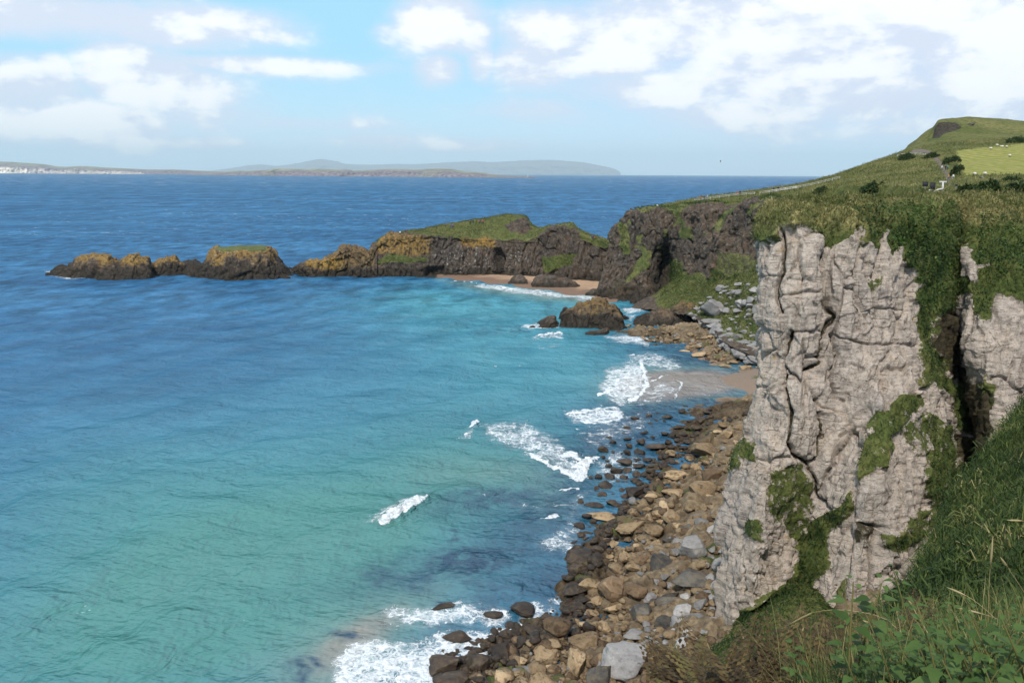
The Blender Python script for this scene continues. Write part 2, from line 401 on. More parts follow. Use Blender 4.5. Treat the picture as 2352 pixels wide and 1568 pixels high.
Zp += (3.6 * sst(-1.5, 2.0, _t) - 1.9) * np.exp(-((_t - 8) / 34.) ** 2) * sst(455, 480, GY)
Zp += (fbm(P3 / 16., 4, 3) * .55 + fbm(P3 / 4., 3, 9) * .22) * sst(70, 160, GY)
FIELD = [(2196,346),(2215,343),(2280,336),(2360,328),(2420,325),(2420,398),(2352,401),(2280,404),(2216,406),(2205,380)]
PATH = [(2098,349),(2115,347),(2132,350),(2146,360),(2158,374),(2168,390),(2174,402),(2178,414),(2180,424)]
ppx, ppy, _ = proj(np.stack([GX, GY, Zp], -1))
fieldm = polymask(ppx + 10 * fbm(P3 / 14., 3, 6), ppy + 5 * fbm(P3 / 14., 3, 7), FIELD, 4)
pd, _ = polyline_d(ppx, ppy, PATH)
inside = polymask(GX, GY, PLPOLY, .01) > .5
dout = np.zeros_like(GX)
d2 = np.full(GX.shape, 1e18)
for i in range(len(PLPOLY)):
    d2 = np.minimum(d2, polyline_d(GX, GY, [PLPOLY[i], PLPOLY[(i + 1) % len(PLPOLY)]])[0])
dout = np.where(inside, 0, d2)
Zc = np.maximum(Zp - 5.5 * np.maximum(dout - .3, 0), -1.5)
nn = fbm(P3 / 9., 4, 21)
dry = np.clip(.55 + .9 * nn, 0, 1) * sst(90, 110, GY)
far_dry = .35 + .5 * fbm(P3 / 30., 3, 8)
dry = np.where(GY > 180, np.clip(far_dry, 0, 1), dry) * (1 - fieldm)
crag = polymask(ppx, ppy, [(2140,320),(2146,288),(2160,279),(2195,280),(2212,292),(2200,300),(2170,308),(2158,318)], 4)
A = dict(veg=np.clip(1.3 - 1.5 * sst(.5, 3, dout) - crag * 1.1, 0, 1.3), dry=dry, earth_shade=np.zeros_like(GX), field=fieldm, path=sst(5.6, 3.6, pd) * (GY < 420), dark=np.zeros_like(GX))
Tm = NT('hill_grass'); p = Tm.P()
gcol = grass_color(Tm, p, Tm.A('dry'))
wv = Tm.n('TexWave', wave_type='BANDS', bands_direction='X'); Tm.set(wv.inputs[0], Tm.map(p, (1, .35, 1))); wv.inputs['Scale'].default_value = .085; wv.inputs['Distortion'].default_value = 2.5; wv.inputs['Detail'].default_value = 2
fcol = Tm.ramp(Tm.m('ADD', Tm.m('MULTIPLY', wv.outputs['Fac'], .35), Tm.m('MULTIPLY', Tm.noise(p, .35, 4), .65)), [(.25, (.15, .165, .036)), (.5, (.195, .195, .050)), (.8, (.27, .235, .085))])
hcol = Tm.mix(Tm.A('field'), gcol, fcol)
hcol = Tm.mix(Tm.A('path'), hcol, (.16, .13, .115))
rk = Tm.ramp(Tm.noise(p, .8, 5, .7), [(.35, (.012, .011, .010)), (.65, (.085, .07, .05))])
vm = Tm.rng(Tm.m('ADD', Tm.A('veg'), Tm.m('MULTIPLY', Tm.m('SUBTRACT', Tm.noise(p, .4, 5, .7), .5), 1.2)), .4, .6)
hcol = Tm.mix(vm, rk, hcol)
M['hill'] = Tm.out(hcol, .95, .1, Tm.bump(Tm.m('MULTIPLY', Tm.noise(p, 1.2, 5, .7), Tm.m('SUBTRACT', 1.05, Tm.A('field'))), .8, 1.0))
V = np.stack([GX, GY, Zc], -1).reshape(-1, 3)
fq = grid_faces(nx, ny)
keep = (dout.reshape(-1)[fq] < 10).all(1)
used = np.unique(fq[keep]); idx = np.full(len(V), -1); idx[used] = np.arange(len(used))
tag(obj_np('hill', V[used], idx[fq[keep]], M['hill'], {k: a.reshape(-1)[used] for k, a in A.items()}), kind='structure')

_hp = np.stack([GX, GY, Zc], -1)
HILL = (_hp, normals(_hp) * np.where(normals(_hp)[..., 2:3] < 0, -1, 1), np.where(dout > .3, 0, 1.) * (1 - fieldm) * (1 - A['path']) * (1 - crag))
HFIELD = fieldm

# ------------------------------------------------------------------ the white chalk cliff, the gully and the next buttress
CL = [
 [(44,128,0,0)] , # replaced below
]
def wcol(*q): return [np.array(x, float) for x in q]
def pcol(*q): return [at(*x) for x in q]
CL = [
 wcol((92,190,2),(92,190,12),(93,189,20),(94,188,27),(95,187,32),(96,186,35),(97,184,37),(98,183,39),(104,178,40)),
 wcol((66,136,3),(66,135,12),(66,134,20),(66,133,27),(66,132,33),(67,131,38),(68,130,41),(70,128,43),(76,126,45)),
 wcol((38,102,4),(37,101.5,12),(37,101.5,20),(36.5,101,27),(37,101,33),(37,101,38),(37,101,42.5),(39,103,45.3),(48,110,46.6)),
 pcol((1678,1460,82),(1692,1280,83),(1716,1085,85),(1740,980,87),(1761,830,89),(1755,690,90),(1766,570,92),(1782,500,95),(1800,478,108)),
 pcol((1660,1450,77),(1671,1280,79),(1694,1085,81),(1731,980,82.5),(1752,830,84),(1744,690,85),(1756,570,87.5),(1775,494,91),(1790,474,104)),
 pcol((1704,1425,74.4),(1720,1280,75.4),(1740,1090,77),(1752,975,79.5),(1768,830,82),(1765,690,82.5),(1775,570,84.5),(1785,492,88.5),(1815,472,102)),
 pcol((1735,1395,74),(1755,1270,74.6),(1775,1090,76),(1795,960,78.2),(1808,810,80.3),(1800,685,81.5),(1805,562,83.5),(1812,490,87.5),(1840,470,101)),
 pcol((1790,1362,75),(1800,1250,77.6),(1822,1110,77),(1845,955,77.4),(1856,805,79.6),(1858,685,80.6),(1856,562,83),(1862,488,87),(1880,470,101)),
 pcol((1850,1345,76.5),(1850,1230,79),(1866,1090,77.6),(1888,950,78.2),(1900,805,80.6),(1902,685,82),(1902,562,83.6),(1905,488,87.5),(1920,469,102)),
 pcol((1890,1388,72.8),(1900,1240,75.5),(1912,1085,77),(1930,948,79),(1940,805,80.6),(1942,685,81.2),(1945,562,83.5),(1948,486,88),(1960,468,103)),
 pcol((1940,1415,71.5),(1950,1250,73),(1965,1085,75),(1978,945,78.4),(1985,805,80.8),(1988,685,82.4),(1990,562,84.4),(1995,484,89),(2005,467,104)),
 pcol((1985,1400,71.5),(1998,1250,72.6),(2015,1075,74.4),(2030,930,77.6),(2042,805,81.6),(2045,685,83.4),(2040,562,85.8),(2045,482,90),(2055,466,105)),
 pcol((2040,1360,72.4),(2052,1220,73.4),(2068,1065,75.4),(2082,905,78.6),(2092,795,82.6),(2092,682,84.6),(2085,565,87),(2090,480,91.5),(2100,464,106)),
 pcol((2085,1330,74),(2096,1200,75),(2110,1060,77),(2118,905,80.8),(2122,795,84.8),(2125,682,86.6),(2122,570,89),(2128,478,93),(2140,463,107)),
 pcol((2120,1290,77.5),(2140,1165,79),(2155,1040,81.5),(2162,905,85),(2164,795,88.5),(2166,682,90),(2164,575,92),(2165,476,96),(2175,461,109)),
 pcol((2160,1260,82),(2190,1140,85.5),(2205,1030,89),(2203,905,93),(2196,795,96),(2196,682,97),(2194,575,97),(2196,474,100),(2205,460,112)),
 pcol((2215,1230,86),(2243,1120,89),(2248,1020,93),(2232,905,98),(2216,795,100),(2214,682,100.5),(2214,575,100.5),(2218,472,103),(2228,459,113)),
 pcol((2250,1200,80),(2262,1120,81),(2264,1020,83),(2250,905,84.5),(2228,795,86),(2218,690,88.5),(2226,585,92),(2240,474,98.5),(2250,459,111)),
 pcol((2285,1190,77.5),(2290,1110,78.4),(2292,1010,80),(2278,905,81.6),(2258,795,83),(2250,690,86.5),(2252,585,90.8),(2262,474,97.5),(2275,458,110)),
 pcol((2330,1170,77),(2335,1090,78),(2338,1000,79.4),(2330,905,81),(2318,795,82.6),(2312,690,85.6),(2312,585,90),(2318,472,97),(2330,456,110)),
 pcol((2400,1150,77),(2402,1080,78),(2402,995,79),(2400,905,81),(2396,795,82.5),(2392,690,85),(2392,585,89.4),(2392,470,97),(2400,454,110)),
 pcol((2520,1150,74),(2520,1080,75),(2520,995,77),(2520,905,79),(2520,795,82),(2520,690,84),(2520,585,88),(2520,470,95),(2530,454,108)),
 wcol((84,62,18),(84,62.5,22),(84,63,26),(85,64,30),(85,65,35),(86,66,39),(86,67,43),(88,69,46.8),(98,76,47.6)),
 wcol((80,46,20),(81,46,24),(82,46,28),(83,46,32),(84,46,36),(85,46,40),(86,46,44),(88,46,47.4),(98,50,48.4)),
]
nu, nv = 780, 470
P = lattice(CL, nu, nv)
px, py, _ = proj(P)
jit = fbm(P * .35, 4, 31) * 16
jx, jy = px + jit, py + fbm(P * .35 + 17, 4, 5) * 16
def pm(poly, soft=9): return polymask(jx, jy, poly, soft)
def pmr(poly): return polymask(jx, jy - 15 * sst(700, 560, py), poly, 9)
ROCK = pmr(Z5([(-40,2950),(60,2300),(150,1850),(270,1500),(310,1250),(330,1000),(290,900),(290,800),(340,720),(260,640),(250,560),(310,400),(345,290),(522,298),(526,226),(600,240),(660,226),(742,252),(765,335),(835,355),(925,335),(945,228),(968,228),(985,315),(1050,335),(1105,380),(1112,240),(1140,240),(1150,300),(1200,390),(1262,290),(1240,400),(1320,455),(1372,512),(1342,570),(1402,602),(1352,690),(1400,745),(1372,850),(1392,950),(1372,1060),(1415,1130),(1500,1170),(1560,1150),(1640,1300),(1680,1500),(1720,1700),(1760,2000),(1800,2950)]))
C2R = np.maximum(pm(Z5([(1690,650),(1640,720),(1622,850),(1690,1000),(1740,1250),(1790,1170),(1860,1330),(1800,1500),(1850,1700),(2200,1700),(2200,760),(2032,780),(1985,690),(1890,630),(1840,690),(1795,850),(1760,850),(1720,780),(1695,760)])), pm(Z5([(1690,370),(1720,400),(1742,480),(1835,465),(1838,490),(1745,500),(1738,580),(1690,580)]), 5))
GREEN = [Z6([(1080,10),(1000,80),(940,160),(890,290),(865,440),(880,470),(960,390),(1040,390),(1060,200),(1150,100),(1250,30),(1200,-30),(1100,-20)]),
 Z6([(280,640),(340,620),(352,690),(330,780),(250,730),(232,690)]),
 Z6([(560,740),(700,650),(740,600),(850,500),(860,560),(760,680),(712,770),(690,900),(650,980),(640,1060),(700,1130),(760,1190),(860,1240),(860,1500),(100,1500),(150,1260),(310,1110),(400,1030),(500,1000),(530,880),(490,800)]),
 Z6([(1000,730),(1100,680),(1200,600),(1260,560),(1230,700),(1250,800),(1220,760),(1120,790),(1050,850),(1000,800)]),
 Z6([(1260,50),(1330,110),(1370,170),(1360,250),(1400,400),(1480,570),(1330,800),(1240,1000),(1210,900),(1250,560),(1200,430),(1230,330),(1260,200),(1200,170)]),
 Z5([(1400,1090),(1520,1150),(1640,1290),(1670,1500),(1570,1570),(1545,1330),(1420,1240)]), Z6([(760,1010),(800,1000),(800,1100),(760,1110)]), Z6([(1050,980),(1110,980),(1100,1050),(1050,1050)])]
veg = 1 - np.maximum(ROCK, C2R)
for gi_, g in enumerate(GREEN): veg = np.maximum(veg, pm(g) * (1.0 if gi_ == 2 else .74))
veg = np.maximum(veg, .62 * pm(Z6([(395,390),(540,340),(600,370),(640,450),(620,520),(640,600),(560,740),(520,780),(430,690),(360,560)]), 14))
veg = np.maximum(veg, .55 * pm(Z6([(1100,120),(1250,60),(1260,300),(1180,330),(1130,200)]), 14))
veg = np.maximum(veg, .55 * pm(Z5([(1035,560),(1130,540),(1100,640),(1045,680)]), 8))
veg = np.maximum(veg, .75 * pm(Z6([(300,0),(270,220),(232,255),(172,400),(186,420),(262,345),(296,340),(282,200),(312,10)]), 6))
veg = np.where(px < 1640, np.where(P[..., 2] > 41, 1, .35), veg)
earth_shade = pm(Z5([(1450,820),(1540,770),(1625,800),(1690,1010),(1740,1220),(1840,1320),(1800,1500),(1700,1750),(1660,1500),(1570,1220),(1480,1040)]), 12)
earth_shade = np.maximum(earth_shade, pm(Z6([(1365,200),(1450,195),(1500,0),(1620,0),(1630,330),(1500,540),(1400,350)]), 10))
earth_shade = np.maximum(earth_shade, .6 * pm(Z6([(845,640),(990,660),(960,760),(870,830),(840,720)]), 10))
veg = veg * (1 - earth_shade)
rocky = 1 - sst(.35, .7, veg)
N = normals(P)
N *= np.where((N @ np.array([-.5, -.8, .2]))[..., None].mean() < 0, -1, 1)
w1, w2, wr = worley(P * np.array([1 / 3.6, 1 / 3.6, 1 / 11.]) + fbm(P / 5., 3, 77)[..., None] * .22, 1)
t1 = (worley.r2 - .5) * worley.off[..., 0] * 1.15 + (wr - .5) * worley.off[..., 2] * 1.0
v1, v2, vr = worley(P * np.array([1 / 1.7, 1 / 1.7, 1 / 1.9]) + fbm(P / 3., 2, 78)[..., None] * .18, 2)
t2 = (worley.r2 - .5) * worley.off[..., 0] * .8 + (vr - .5) * worley.off[..., 2] * .9
u1, u2, ur = worley(P * np.array([1 / .75, 1 / .75, 1 / .62]) + fbm(P / 2., 2, 79)[..., None] * .2, 6)
t3 = (worley.r2 - .5) * worley.off[..., 0] * .36 + (ur - .5) * worley.off[..., 2] * .42 + (ur - .5) * .16
rib = ridged(P * np.array([1 / 9., 1 / 9., 1 / 45.]), 4, 40)
d = fbm(P * np.array([1 / 14., 1 / 14., 1 / 24.]), 5, 12) * 1.0 + (rib - .45) * 1.5
d += rocky * (t1 * .8 + t2 * .7 + t3 * .30 + (wr - .5) * .75 - .55 * sst(.09, 0, w2 - w1) * sst(-.1, .25, fbm(P / 7., 3, 62)) + (vr - .5) * .34 * sst(-.2, .3, fbm(P / 5., 3, 63)) + fbm(P * np.array([.45, .45, 1.9]), 4, 60) * .12 + fbm(P * 1.6, 5, 61) * .10 + (ridged(P * np.array([.45, .45, .06]), 3, 64) - .5) * .8)
d += (1 - rocky) * (fbm(P / 3., 4, 14) * .9 + .25)
CRK = [(Z5([(525,225),(528,330),(531,420),(525,520),(492,600),(480,690),(502,790)]), 4.2, .9), (Z5([(626,380),(603,480),(575,520)]), 3, .5), (Z5([(740,260),(768,380),(764,520),(776,650),(800,760),(826,800),(812,880),(790,960),(792,1100),(742,1142)]), 4.4, 1.0), (Z5([(962,260),(970,420),(965,560),(970,680),(990,800),(1000,890)]), 3.6, .8),
 (Z5([(1115,300),(1092,480),(1070,600),(1050,690),(1062,800)]), 4, .8), (Z5([(1370,600),(1340,760),(1250,870),(1228,975)]), 3.2, .6), (Z5([(330,552),(430,562),(522,556)]), 2.2, .4), (Z5([(470,690),(530,672),(650,656),(770,662)]), 2.6, .5), (Z5([(850,930),(960,955),(1060,990),(1250,980),(1395,992)]), 2.6, .55), (Z5([(1010,768),(1180,760),(1345,770)]), 2.2, .4),
 (Z5([(830,920),(862,1040),(842,1200),(862,1320),(905,1355)]), 3.6, .7), (Z5([(560,900),(535,970),(500,1100),(512,1190),(545,1300),(562,1400),(566,1568)]), 5, 1.2), (Z5([(742,1140),(690,1185),(640,1215),(560,1165),(505,1112)]), 3.6, .8), (Z5([(380,870),(440,960),(462,1010),(415,1062)]), 3.4, .7), (Z5([(800,1420),(802,1580)]), 5, 1.0), (Z5([(1170,1040),(1110,1110),(1080,1195)]), 3, .5), (Z5([(330,1260),(420,1250),(490,1200)]), 2.4, .4), (Z5([(880,1560),(960,1500),(1020,1490)]), 3.5, .6), (Z5([(550,890),(660,900),(790,905)]), 2.2, .4),
 (Z6([(490,40),(500,230),(540,312),(612,362)]), 5, 1.1), (Z6([(612,362),(662,312),(692,240),(710,150),(690,0)]), 4.6, 1.0), (Z6([(612,362),(642,460),(640,522),(680,570),(742,645),(740,700)]), 4.4, .9), (Z6([(300,325),(400,330),(520,325)]), 3, .6), (Z6([(830,640),(825,800),(815,960),(800,1100)]), 3.2, .6), (Z6([(975,720),(955,860),(940,1080),(930,1150)]), 4, .9), (Z6([(1060,860),(1050,980)]), 3.4, .7), (Z6([(775,1135),(850,1150),(930,1155)]), 4, .8), (Z6([(240,760),(250,900),(255,1090)]), 3.4, .7), (Z6([(280,960),(380,965)]), 2.6, .5), (Z6([(840,180),(900,145),(960,130)]), 4, .8), (Z6([(1090,470),(1085,660)]), 3.2, .6), (Z6([(880,680),(1000,700)]), 4, .7), (Z6([(690,880),(760,760),(850,640)]), 3, .6), (Z6([(170,560),(215,720),(180,900)]), 3, .5)]
ck = np.zeros_like(px); lip = np.zeros_like(px)
hx_, hy_ = px + fbm(P * .5, 4, 91) * 7, py + fbm(P * .5 + 4, 4, 92) * 7
bb_ = lambda q_: (px > min(a for a, b in q_) - 40) & (px < max(a for a, b in q_) + 40) & (py > min(b for a, b in q_) - 40) & (py < max(b for a, b in q_) + 40)
for q_, w_, k_ in CRK:
    ix = np.where(bb_(q_)); dd_, _ = polyline_d(hx_[ix], hy_[ix], q_)
    ck[ix] = np.maximum(ck[ix], k_ * np.exp(-(dd_ / w_) ** 2)); lip[ix] = np.maximum(lip[ix], k_ * np.exp(-(dd_ / (w_ * 4)) ** 2))
ck *= rocky
d += (-.95 * ck - .16 * lip * rocky)
earth_shade = np.maximum(earth_shade, .62 * sst(.25, .8, ck))  # crack lines darkened in colour, painting in their shadow
rise = sst(0, .03, np.linspace(0, 1, nv))[None, :] * sst(1.0, .93, np.linspace(0, 1, nv))[None, :]
P = P + N * (d * rise)[..., None]
dryv = np.clip(sst(43.5, 46, P[..., 2]) * 1.0 + .35 * fbm(P / 5., 3, 3) - .75 * polymask(px, py, [(2000,478),(2080,470),(2190,470),(2210,540),(2130,640),(2050,560)], 25), 0, 1)
CLIFF = P; CLIFF_N = normals(P); CLIFF_VEG = veg; CLIFF_DRY = dryv
tag(obj_np('cliff', P.reshape(-1, 3), grid_faces(nu, nv), M['chalk'], dict(veg=veg, dry=dryv, earth_shade=earth_shade)), kind='structure')

# ------------------------------------------------------------------ basalt helper: displacement shared by stacks, headland and dark cliff
def basalt_disp(P, rocky, amp=1.0, s=0):
    w1, w2, wr = worley(P * np.array([1 / 5., 1 / 5., 1 / 16.]) + fbm(P / 8., 2, 70 + s)[..., None] * .25, 3 + s)
    v1, v2, vr = worley(P * np.array([1 / 1.7, 1 / 1.7, 1 / 11.]) + fbm(P / 5., 2, 71 + s)[..., None] * .12, 5 + s)
    return amp * (fbm(P * np.array([1 / 17., 1 / 17., 1 / 26.]), 5, 80 + s) * 3.2 + rocky * ((wr - .5) * 2.2 - 1.2 * sst(.14, 0, w2 - w1) + (vr - .5) * 1.7 - .5 * sst(.12, 0, v2 - v1) + fbm(P / 2.6, 4, 90 + s) * .55) + (1 - rocky) * fbm(P / 4., 3, 91 + s) * .6)

# ------------------------------------------------------------------ dark cliff across the bay
CB = [
 wcol((70,372,-2),(70,370,8),(70,368,16),(70,366,22),(70,364,28),(70,362,34),(70,358,36)),
 wcol((48,362,-2),(49,361,8),(50,360,16),(51,359,22),(52,358,28),(55,356,34),(62,356,36)),
 pcol((1372,700,338),(1378,650,343),(1390,608,347),(1402,566,349),(1418,525,350),(1436,508,352),(1470,484,360)),
 pcol((1400,706,328),(1406,652,336),(1412,605,341),(1422,562,343),(1436,520,345),(1452,487,348),(1480,478,362)),
 pcol((1440,706,321),(1448,652,330),(1455,602,334),(1460,560,336),(1466,520,338),(1475,485,341),(1500,474,358)),
 pcol((1480,704,315),(1490,650,326),(1496,600,331),(1500,558,331),(1505,520,332),(1512,482,336),(1530,470,355)),
 pcol((1515,702,313),(1528,650,336),(1535,605,342),(1540,560,332),(1545,518,328),(1550,479,331),(1565,466,352)),
 pcol((1545,702,303),(1556,650,316),(1562,602,320),(1568,558,320),(1575,515,321),(1580,478,325),(1600,462,350)),
 pcol((1590,702,296),(1600,650,303),(1608,600,307),(1612,556,310),(1620,512,312),(1625,477,316),(1640,458,348)),
 pcol((1640,702,285),(1650,650,292),(1656,598,296),(1660,556,299),(1665,512,302),(1670,474,307),(1690,455,340)),
 pcol((1690,702,273),(1700,650,280),(1705,598,284),(1710,556,287),(1712,512,290),(1716,470,295),(1730,455,330)),
 pcol((1750,702,258),(1760,650,265),(1765,598,270),(1768,556,273),(1770,512,276),(1772,467,281),(1790,452,310)),
 wcol((96,238,2),(97,239,10),(98,240,18),(99,240,25),(99,240,32),(100,240,38),(104,243,40)),
 wcol((96,190,2),(98,190,10),(99,190,18),(100,190,25),(101,190,32),(103,190,38),(108,190,40)),
]
nu, nv = 520, 230
P = lattice(CB, nu, nv); px, py, _ = proj(P)
jx = px + fbm(P * .12, 4, 33) * 14; jy = py + fbm(P * .12 + 9, 4, 34) * 12
def pm(poly, soft=6): return polymask(jx, jy, poly, soft)
top = Z3([(200,420),(285,320),(310,340),(380,335),(500,285),(560,290),(640,345),(700,370),(740,315),(810,290),(950,265),(1100,262),(1200,250),(1300,215),(1430,190),(1440,260),(1520,250),(1700,250),(1700,-200),(200,-200)])
vegB = pm(top)
for g, k in [([(180,450),(265,440),(240,700),(190,720),(180,600)], .95), ([(620,1030),(640,920),(620,900),(650,750),(730,760),(760,860),(870,870),(1000,940),(1070,860),(1400,860),(1700,800),(1700,1400),(470,1300),(470,1090)], .85), ([(1060,800),(1080,680),(1200,680),(1400,740),(1400,880),(1060,900)], .55),
             ([(220,920),(380,640),(470,700),(480,850),(330,900),(100,1020),(40,1060),(60,1020)], .62), ([(740,450),(820,470),(830,600),(700,560)], .6), ([(1000,340),(1250,330),(1200,420),(1000,420)], .25)]:
    vegB = np.maximum(vegB, k * pm(Z3(g)))
vegB = np.maximum(vegB, .62 * sst(.12, .42, fbm(P / 9., 4, 48)) * sst(.1, .3, np.linspace(0, 1, nv))[None, :])
vegB = np.where(px > 1790, sst(.6, .7, np.linspace(0, 1, nv))[None, :], vegB)
rocky = 1 - sst(.35, .7, vegB)
N = normals(P)
vv = np.linspace(0, 1, nv)[None, :]
P = P + N * (basalt_disp(P, rocky, .85, 0) * sst(0, .04, vv) * sst(1, .9, vv))[..., None]
z = P[..., 2]
tide_cave_shade = sst(4.5, 1.5, z + fbm(P / 4., 3, 5) * 2) * (px < 1560)
tide_cave_shade = np.maximum(tide_cave_shade, .8 * pm(Z3([(0,1080),(60,1010),(240,960),(420,1000),(540,1040),(600,1030),(480,1100),(380,1180),(0,1180)])))
tide_cave_shade = np.maximum(tide_cave_shade, .9 * pm(Z3([(490,640),(575,640),(632,760),(612,1010),(570,1065),(480,1085),(505,850)]), 8))  # shade of the cave mouth painted dark through the same mask
tag(obj_np('dark_cliff', P.reshape(-1, 3), grid_faces(nu, nv), M['basalt'], dict(veg=vegB, dry=.30 + .5 * fbm(P / 12., 3, 4), earth_shade=np.zeros_like(z), lich=.25 * pm(Z3([(60,1080),(150,980),(300,980),(200,1060)])), guano=.25 * np.ones_like(z), tide_cave_shade=tide_cave_shade)), kind='structure')
DARK = (P, normals(P), vegB)

# green talus slope under the dark cliff
CT = [pcol((1445,712,310),(1450,706,313),(1458,700,316),(1470,692,320),(1490,680,328)),
 pcol((1492,712,300),(1500,704,303),(1515,690,306),(1540,668,311),(1556,640,318)),
 pcol((1562,722,276),(1572,708,284),(1592,690,290),(1612,668,296),(1625,640,303)),
 pcol((1628,752,251),(1640,730,258),(1655,702,264),(1672,670,272),(1682,640,280)),
 pcol((1672,792,225),(1690,760,236),(1702,718,244),(1712,664,252),(1722,618,262)),
 pcol((1720,812,215),(1735,772,228),(1742,718,236),(1752,655,244),(1758,580,255)),
 pcol((1780,820,212),(1790,780,222),(1795,715,232),(1800,645,240),(1806,560,250)),
 wcol((86,203,1),(88,207,5),(92,212,12),(95,216,20),(100,222,30))]
nu, nv = 240, 150
P = lattice(CT, nu, nv); N = normals(P); px, py, _ = proj(P)
P = P + N * (fbm(P / 9., 4, 55) * 1.1 + fbm(P / 3., 3, 56) * .4)[..., None]
vg = sst(1495, 1535, px + 25 * fbm(P / 8., 3, 59)) * np.clip(1.15 - 1.1 * sst(.20, .06, np.linspace(0, 1, nv))[None, :] * np.ones((nu, 1)), 0, 1.2)
TALUS = (P, normals(P), vg)
tag(obj_np('grassy_slope', P.reshape(-1, 3), grid_faces(nu, nv), M['basalt'], dict(veg=vg, dry=.15 + .3 * fbm(P / 12., 3, 4), earth_shade=0 * vg, lich=0 * vg, guano=0 * vg, tide_cave_shade=0 * vg)), kind='structure')

# ------------------------------------------------------------------ headland with the grassy island
def ridge_cols(rows, prof):
    """rows: (px, waterline py, crest py, thickness in metres); prof: (fraction through the thickness, fraction of crest height)"""
    out = []
    for px_, yb, yt, th in rows:
        g = ground(px_, yb, 0); Y0 = g[1]
        c = at(px_, yt, Y0 + .5 * th); zc = c[2]; sx = c[0] / c[1]
        out.append([np.array([sx * (Y0 + a * th), Y0 + a * th, (zc * b if b >= 0 else b)]) for a, b in prof])
    return out
# column: px, waterline, cliff edge py, crest py, depth of slope behind the edge
HL = [(672,628,627,624,10),(690,633,616,612,22),(715,636,606,602,26),(740,637,602,596,28),(770,637,592,584,32),(800,636,578,569,34),(830,636,580,573,34),(850,636,590,580,34),(862,636,572,562,36),(884,636,550,545,36),(920,637,546,536,38),(960,637,542,528,40),(1000,637,540,521,42),(1040,636,542,513,44),(1080,636,546,508,46),(1110,637,548,505,46),(1140,638,549,499,46),(1175,640,550,494,46),(1205,641,552,498,44),(1222,642,548,516,40),(1240,643,540,522,36),(1262,645,528,518,32),(1290,647,522,514,30),(1312,650,528,515,28),(1330,653,536,527,26),(1350,655,545,538,26),(1375,657,550,545,26),(1395,659,560,553,26),(1412,662,566,562,26),(1440,668,566,564,26)]
cols = []
for px_, yw, ye, yc, dp in HL:
    g = ground(px_, yw, 0); Y0 = g[1]; hz = at(px_, ye, Y0 + 7)[2]; lean = .28 * max(hz, 1)
    e = at(px_, ye, Y0 + lean); c = at(px_, yc, Y0 + lean + dp * .5)
    zE, zC = e[2], c[2]; s0 = g[0] / g[1]; s1 = c[0] / c[1]
    f = lambda Y, zz: np.array([s0 * Y, Y, zz])
    cols.append([f(Y0 - 1.5, -2.5), f(Y0, .1), f(Y0 + lean * .30, zE * .30), f(Y0 + lean * .55, zE * .65), f(Y0 + lean * .82, zE * .92), e * 1.0, e * .5 + c * .5 + np.array([0, 0, .15]), c, np.array([s1 * (c[1] + dp * .35), c[1] + dp * .35, zC * .9]), np.array([s1 * (c[1] + dp * .6), c[1] + dp * .6, zC * .35]), np.array([s1 * (c[1] + dp * .75), c[1] + dp * .75, -2.5])])
nu, nv = 660, 230
P = lattice(cols, nu, nv); px, py, _ = proj(P)
jx = px + fbm(P * .12, 4, 43) * 12; jy = py + fbm(P * .12 + 9, 4, 44) * 8
vv = np.linspace(0, 1, nv)[None, :] * np.ones((nu, 1))
front = vv < .72
vegH = polymask(jx, jy, Z2([(560,330),(655,205),(780,200),(940,205),(1060,215),(1180,218),(1300,232),(1400,225),(1480,240),(1560,185),(1640,150),(1700,145),(1790,190),(1810,230),(1870,262),(1950,285),(1990,285),(1990,150),(1850,150),(1750,90),(1560,60),(560,60)]), 4)
vegH = vegH * (1 - .85 * polymask(jx, jy, Z2([(1440,110),(1480,100),(1520,175),(1500,190),(1400,190),(1330,160)]), 4))
vegH = np.maximum(vegH, polymask(jx, jy, Z2([(580,375),(660,318),(800,328),(900,350),(880,366),(740,372),(600,380)]), 4))
vegH = np.maximum(vegH, .95 * polymask(jx, jy, Z2([(1550,340),(1640,325),(1780,322),(1785,380),(1700,400),(1600,425),(1570,400)]), 4))
vegH = np.where(front, vegH, 1.0) * sst(858, 872, px + 6 * fbm(P / 6., 3, 2)) * (vv < .86)
lich = polymask(jx, jy, Z2([(1090,205),(1290,230),(1290,290),(1200,275),(1090,270)]), 6) + .8 * polymask(jx, jy, Z2([(620,205),(920,215),(900,320),(700,325),(600,300)]), 8) + polymask(jx, jy, Z2([(190,370),(300,340),(420,350),(420,400),(250,415)]), 6) + .4 * (px < 860) * sst(3, 7, P[..., 2])
guano = polymask(jx, jy, Z2([(920,300),(1150,270),(1300,290),(1480,310),(1500,350),(1330,420),(1050,425)]), 10) + .15
rocky = 1 - sst(.35, .7, vegH)
N = normals(P)
cave = polymask(px, py, Z2([(1290,285),(1325,285),(1340,340),(1335,425),(1290,430),(1280,350)]), 4) + .7 * polymask(px, py, Z2([(890,395),(1000,390),(990,440),(880,440)]), 4)
P = P + N * ((basalt_disp(P, rocky, .75, 1) - 5 * cave) * sst(0, .12, vv) * np.where(vegH > .6, .6, 1))[..., None]
z = P[..., 2]
tide_cave_shade = np.clip(sst(5.5, 2.0, z + fbm(P / 5., 3, 5) * 2.5) + .0 * px, 0, 1)
tag(obj_np('headland', P.reshape(-1, 3), grid_faces(nu, nv), M['basalt'], dict(veg=vegH, dry=.12 + .35 * fbm(P / 12., 3, 4), earth_shade=0 * z, lich=np.clip(lich, 0, 1), guano=np.clip(guano, 0, 1), tide_cave_shade=np.maximum(tide_cave_shade, .9 * cave))), kind='structure')  # wet band, plus shade of the cave hollows painted into the colour
HEAD = (P, normals(P), vegH)

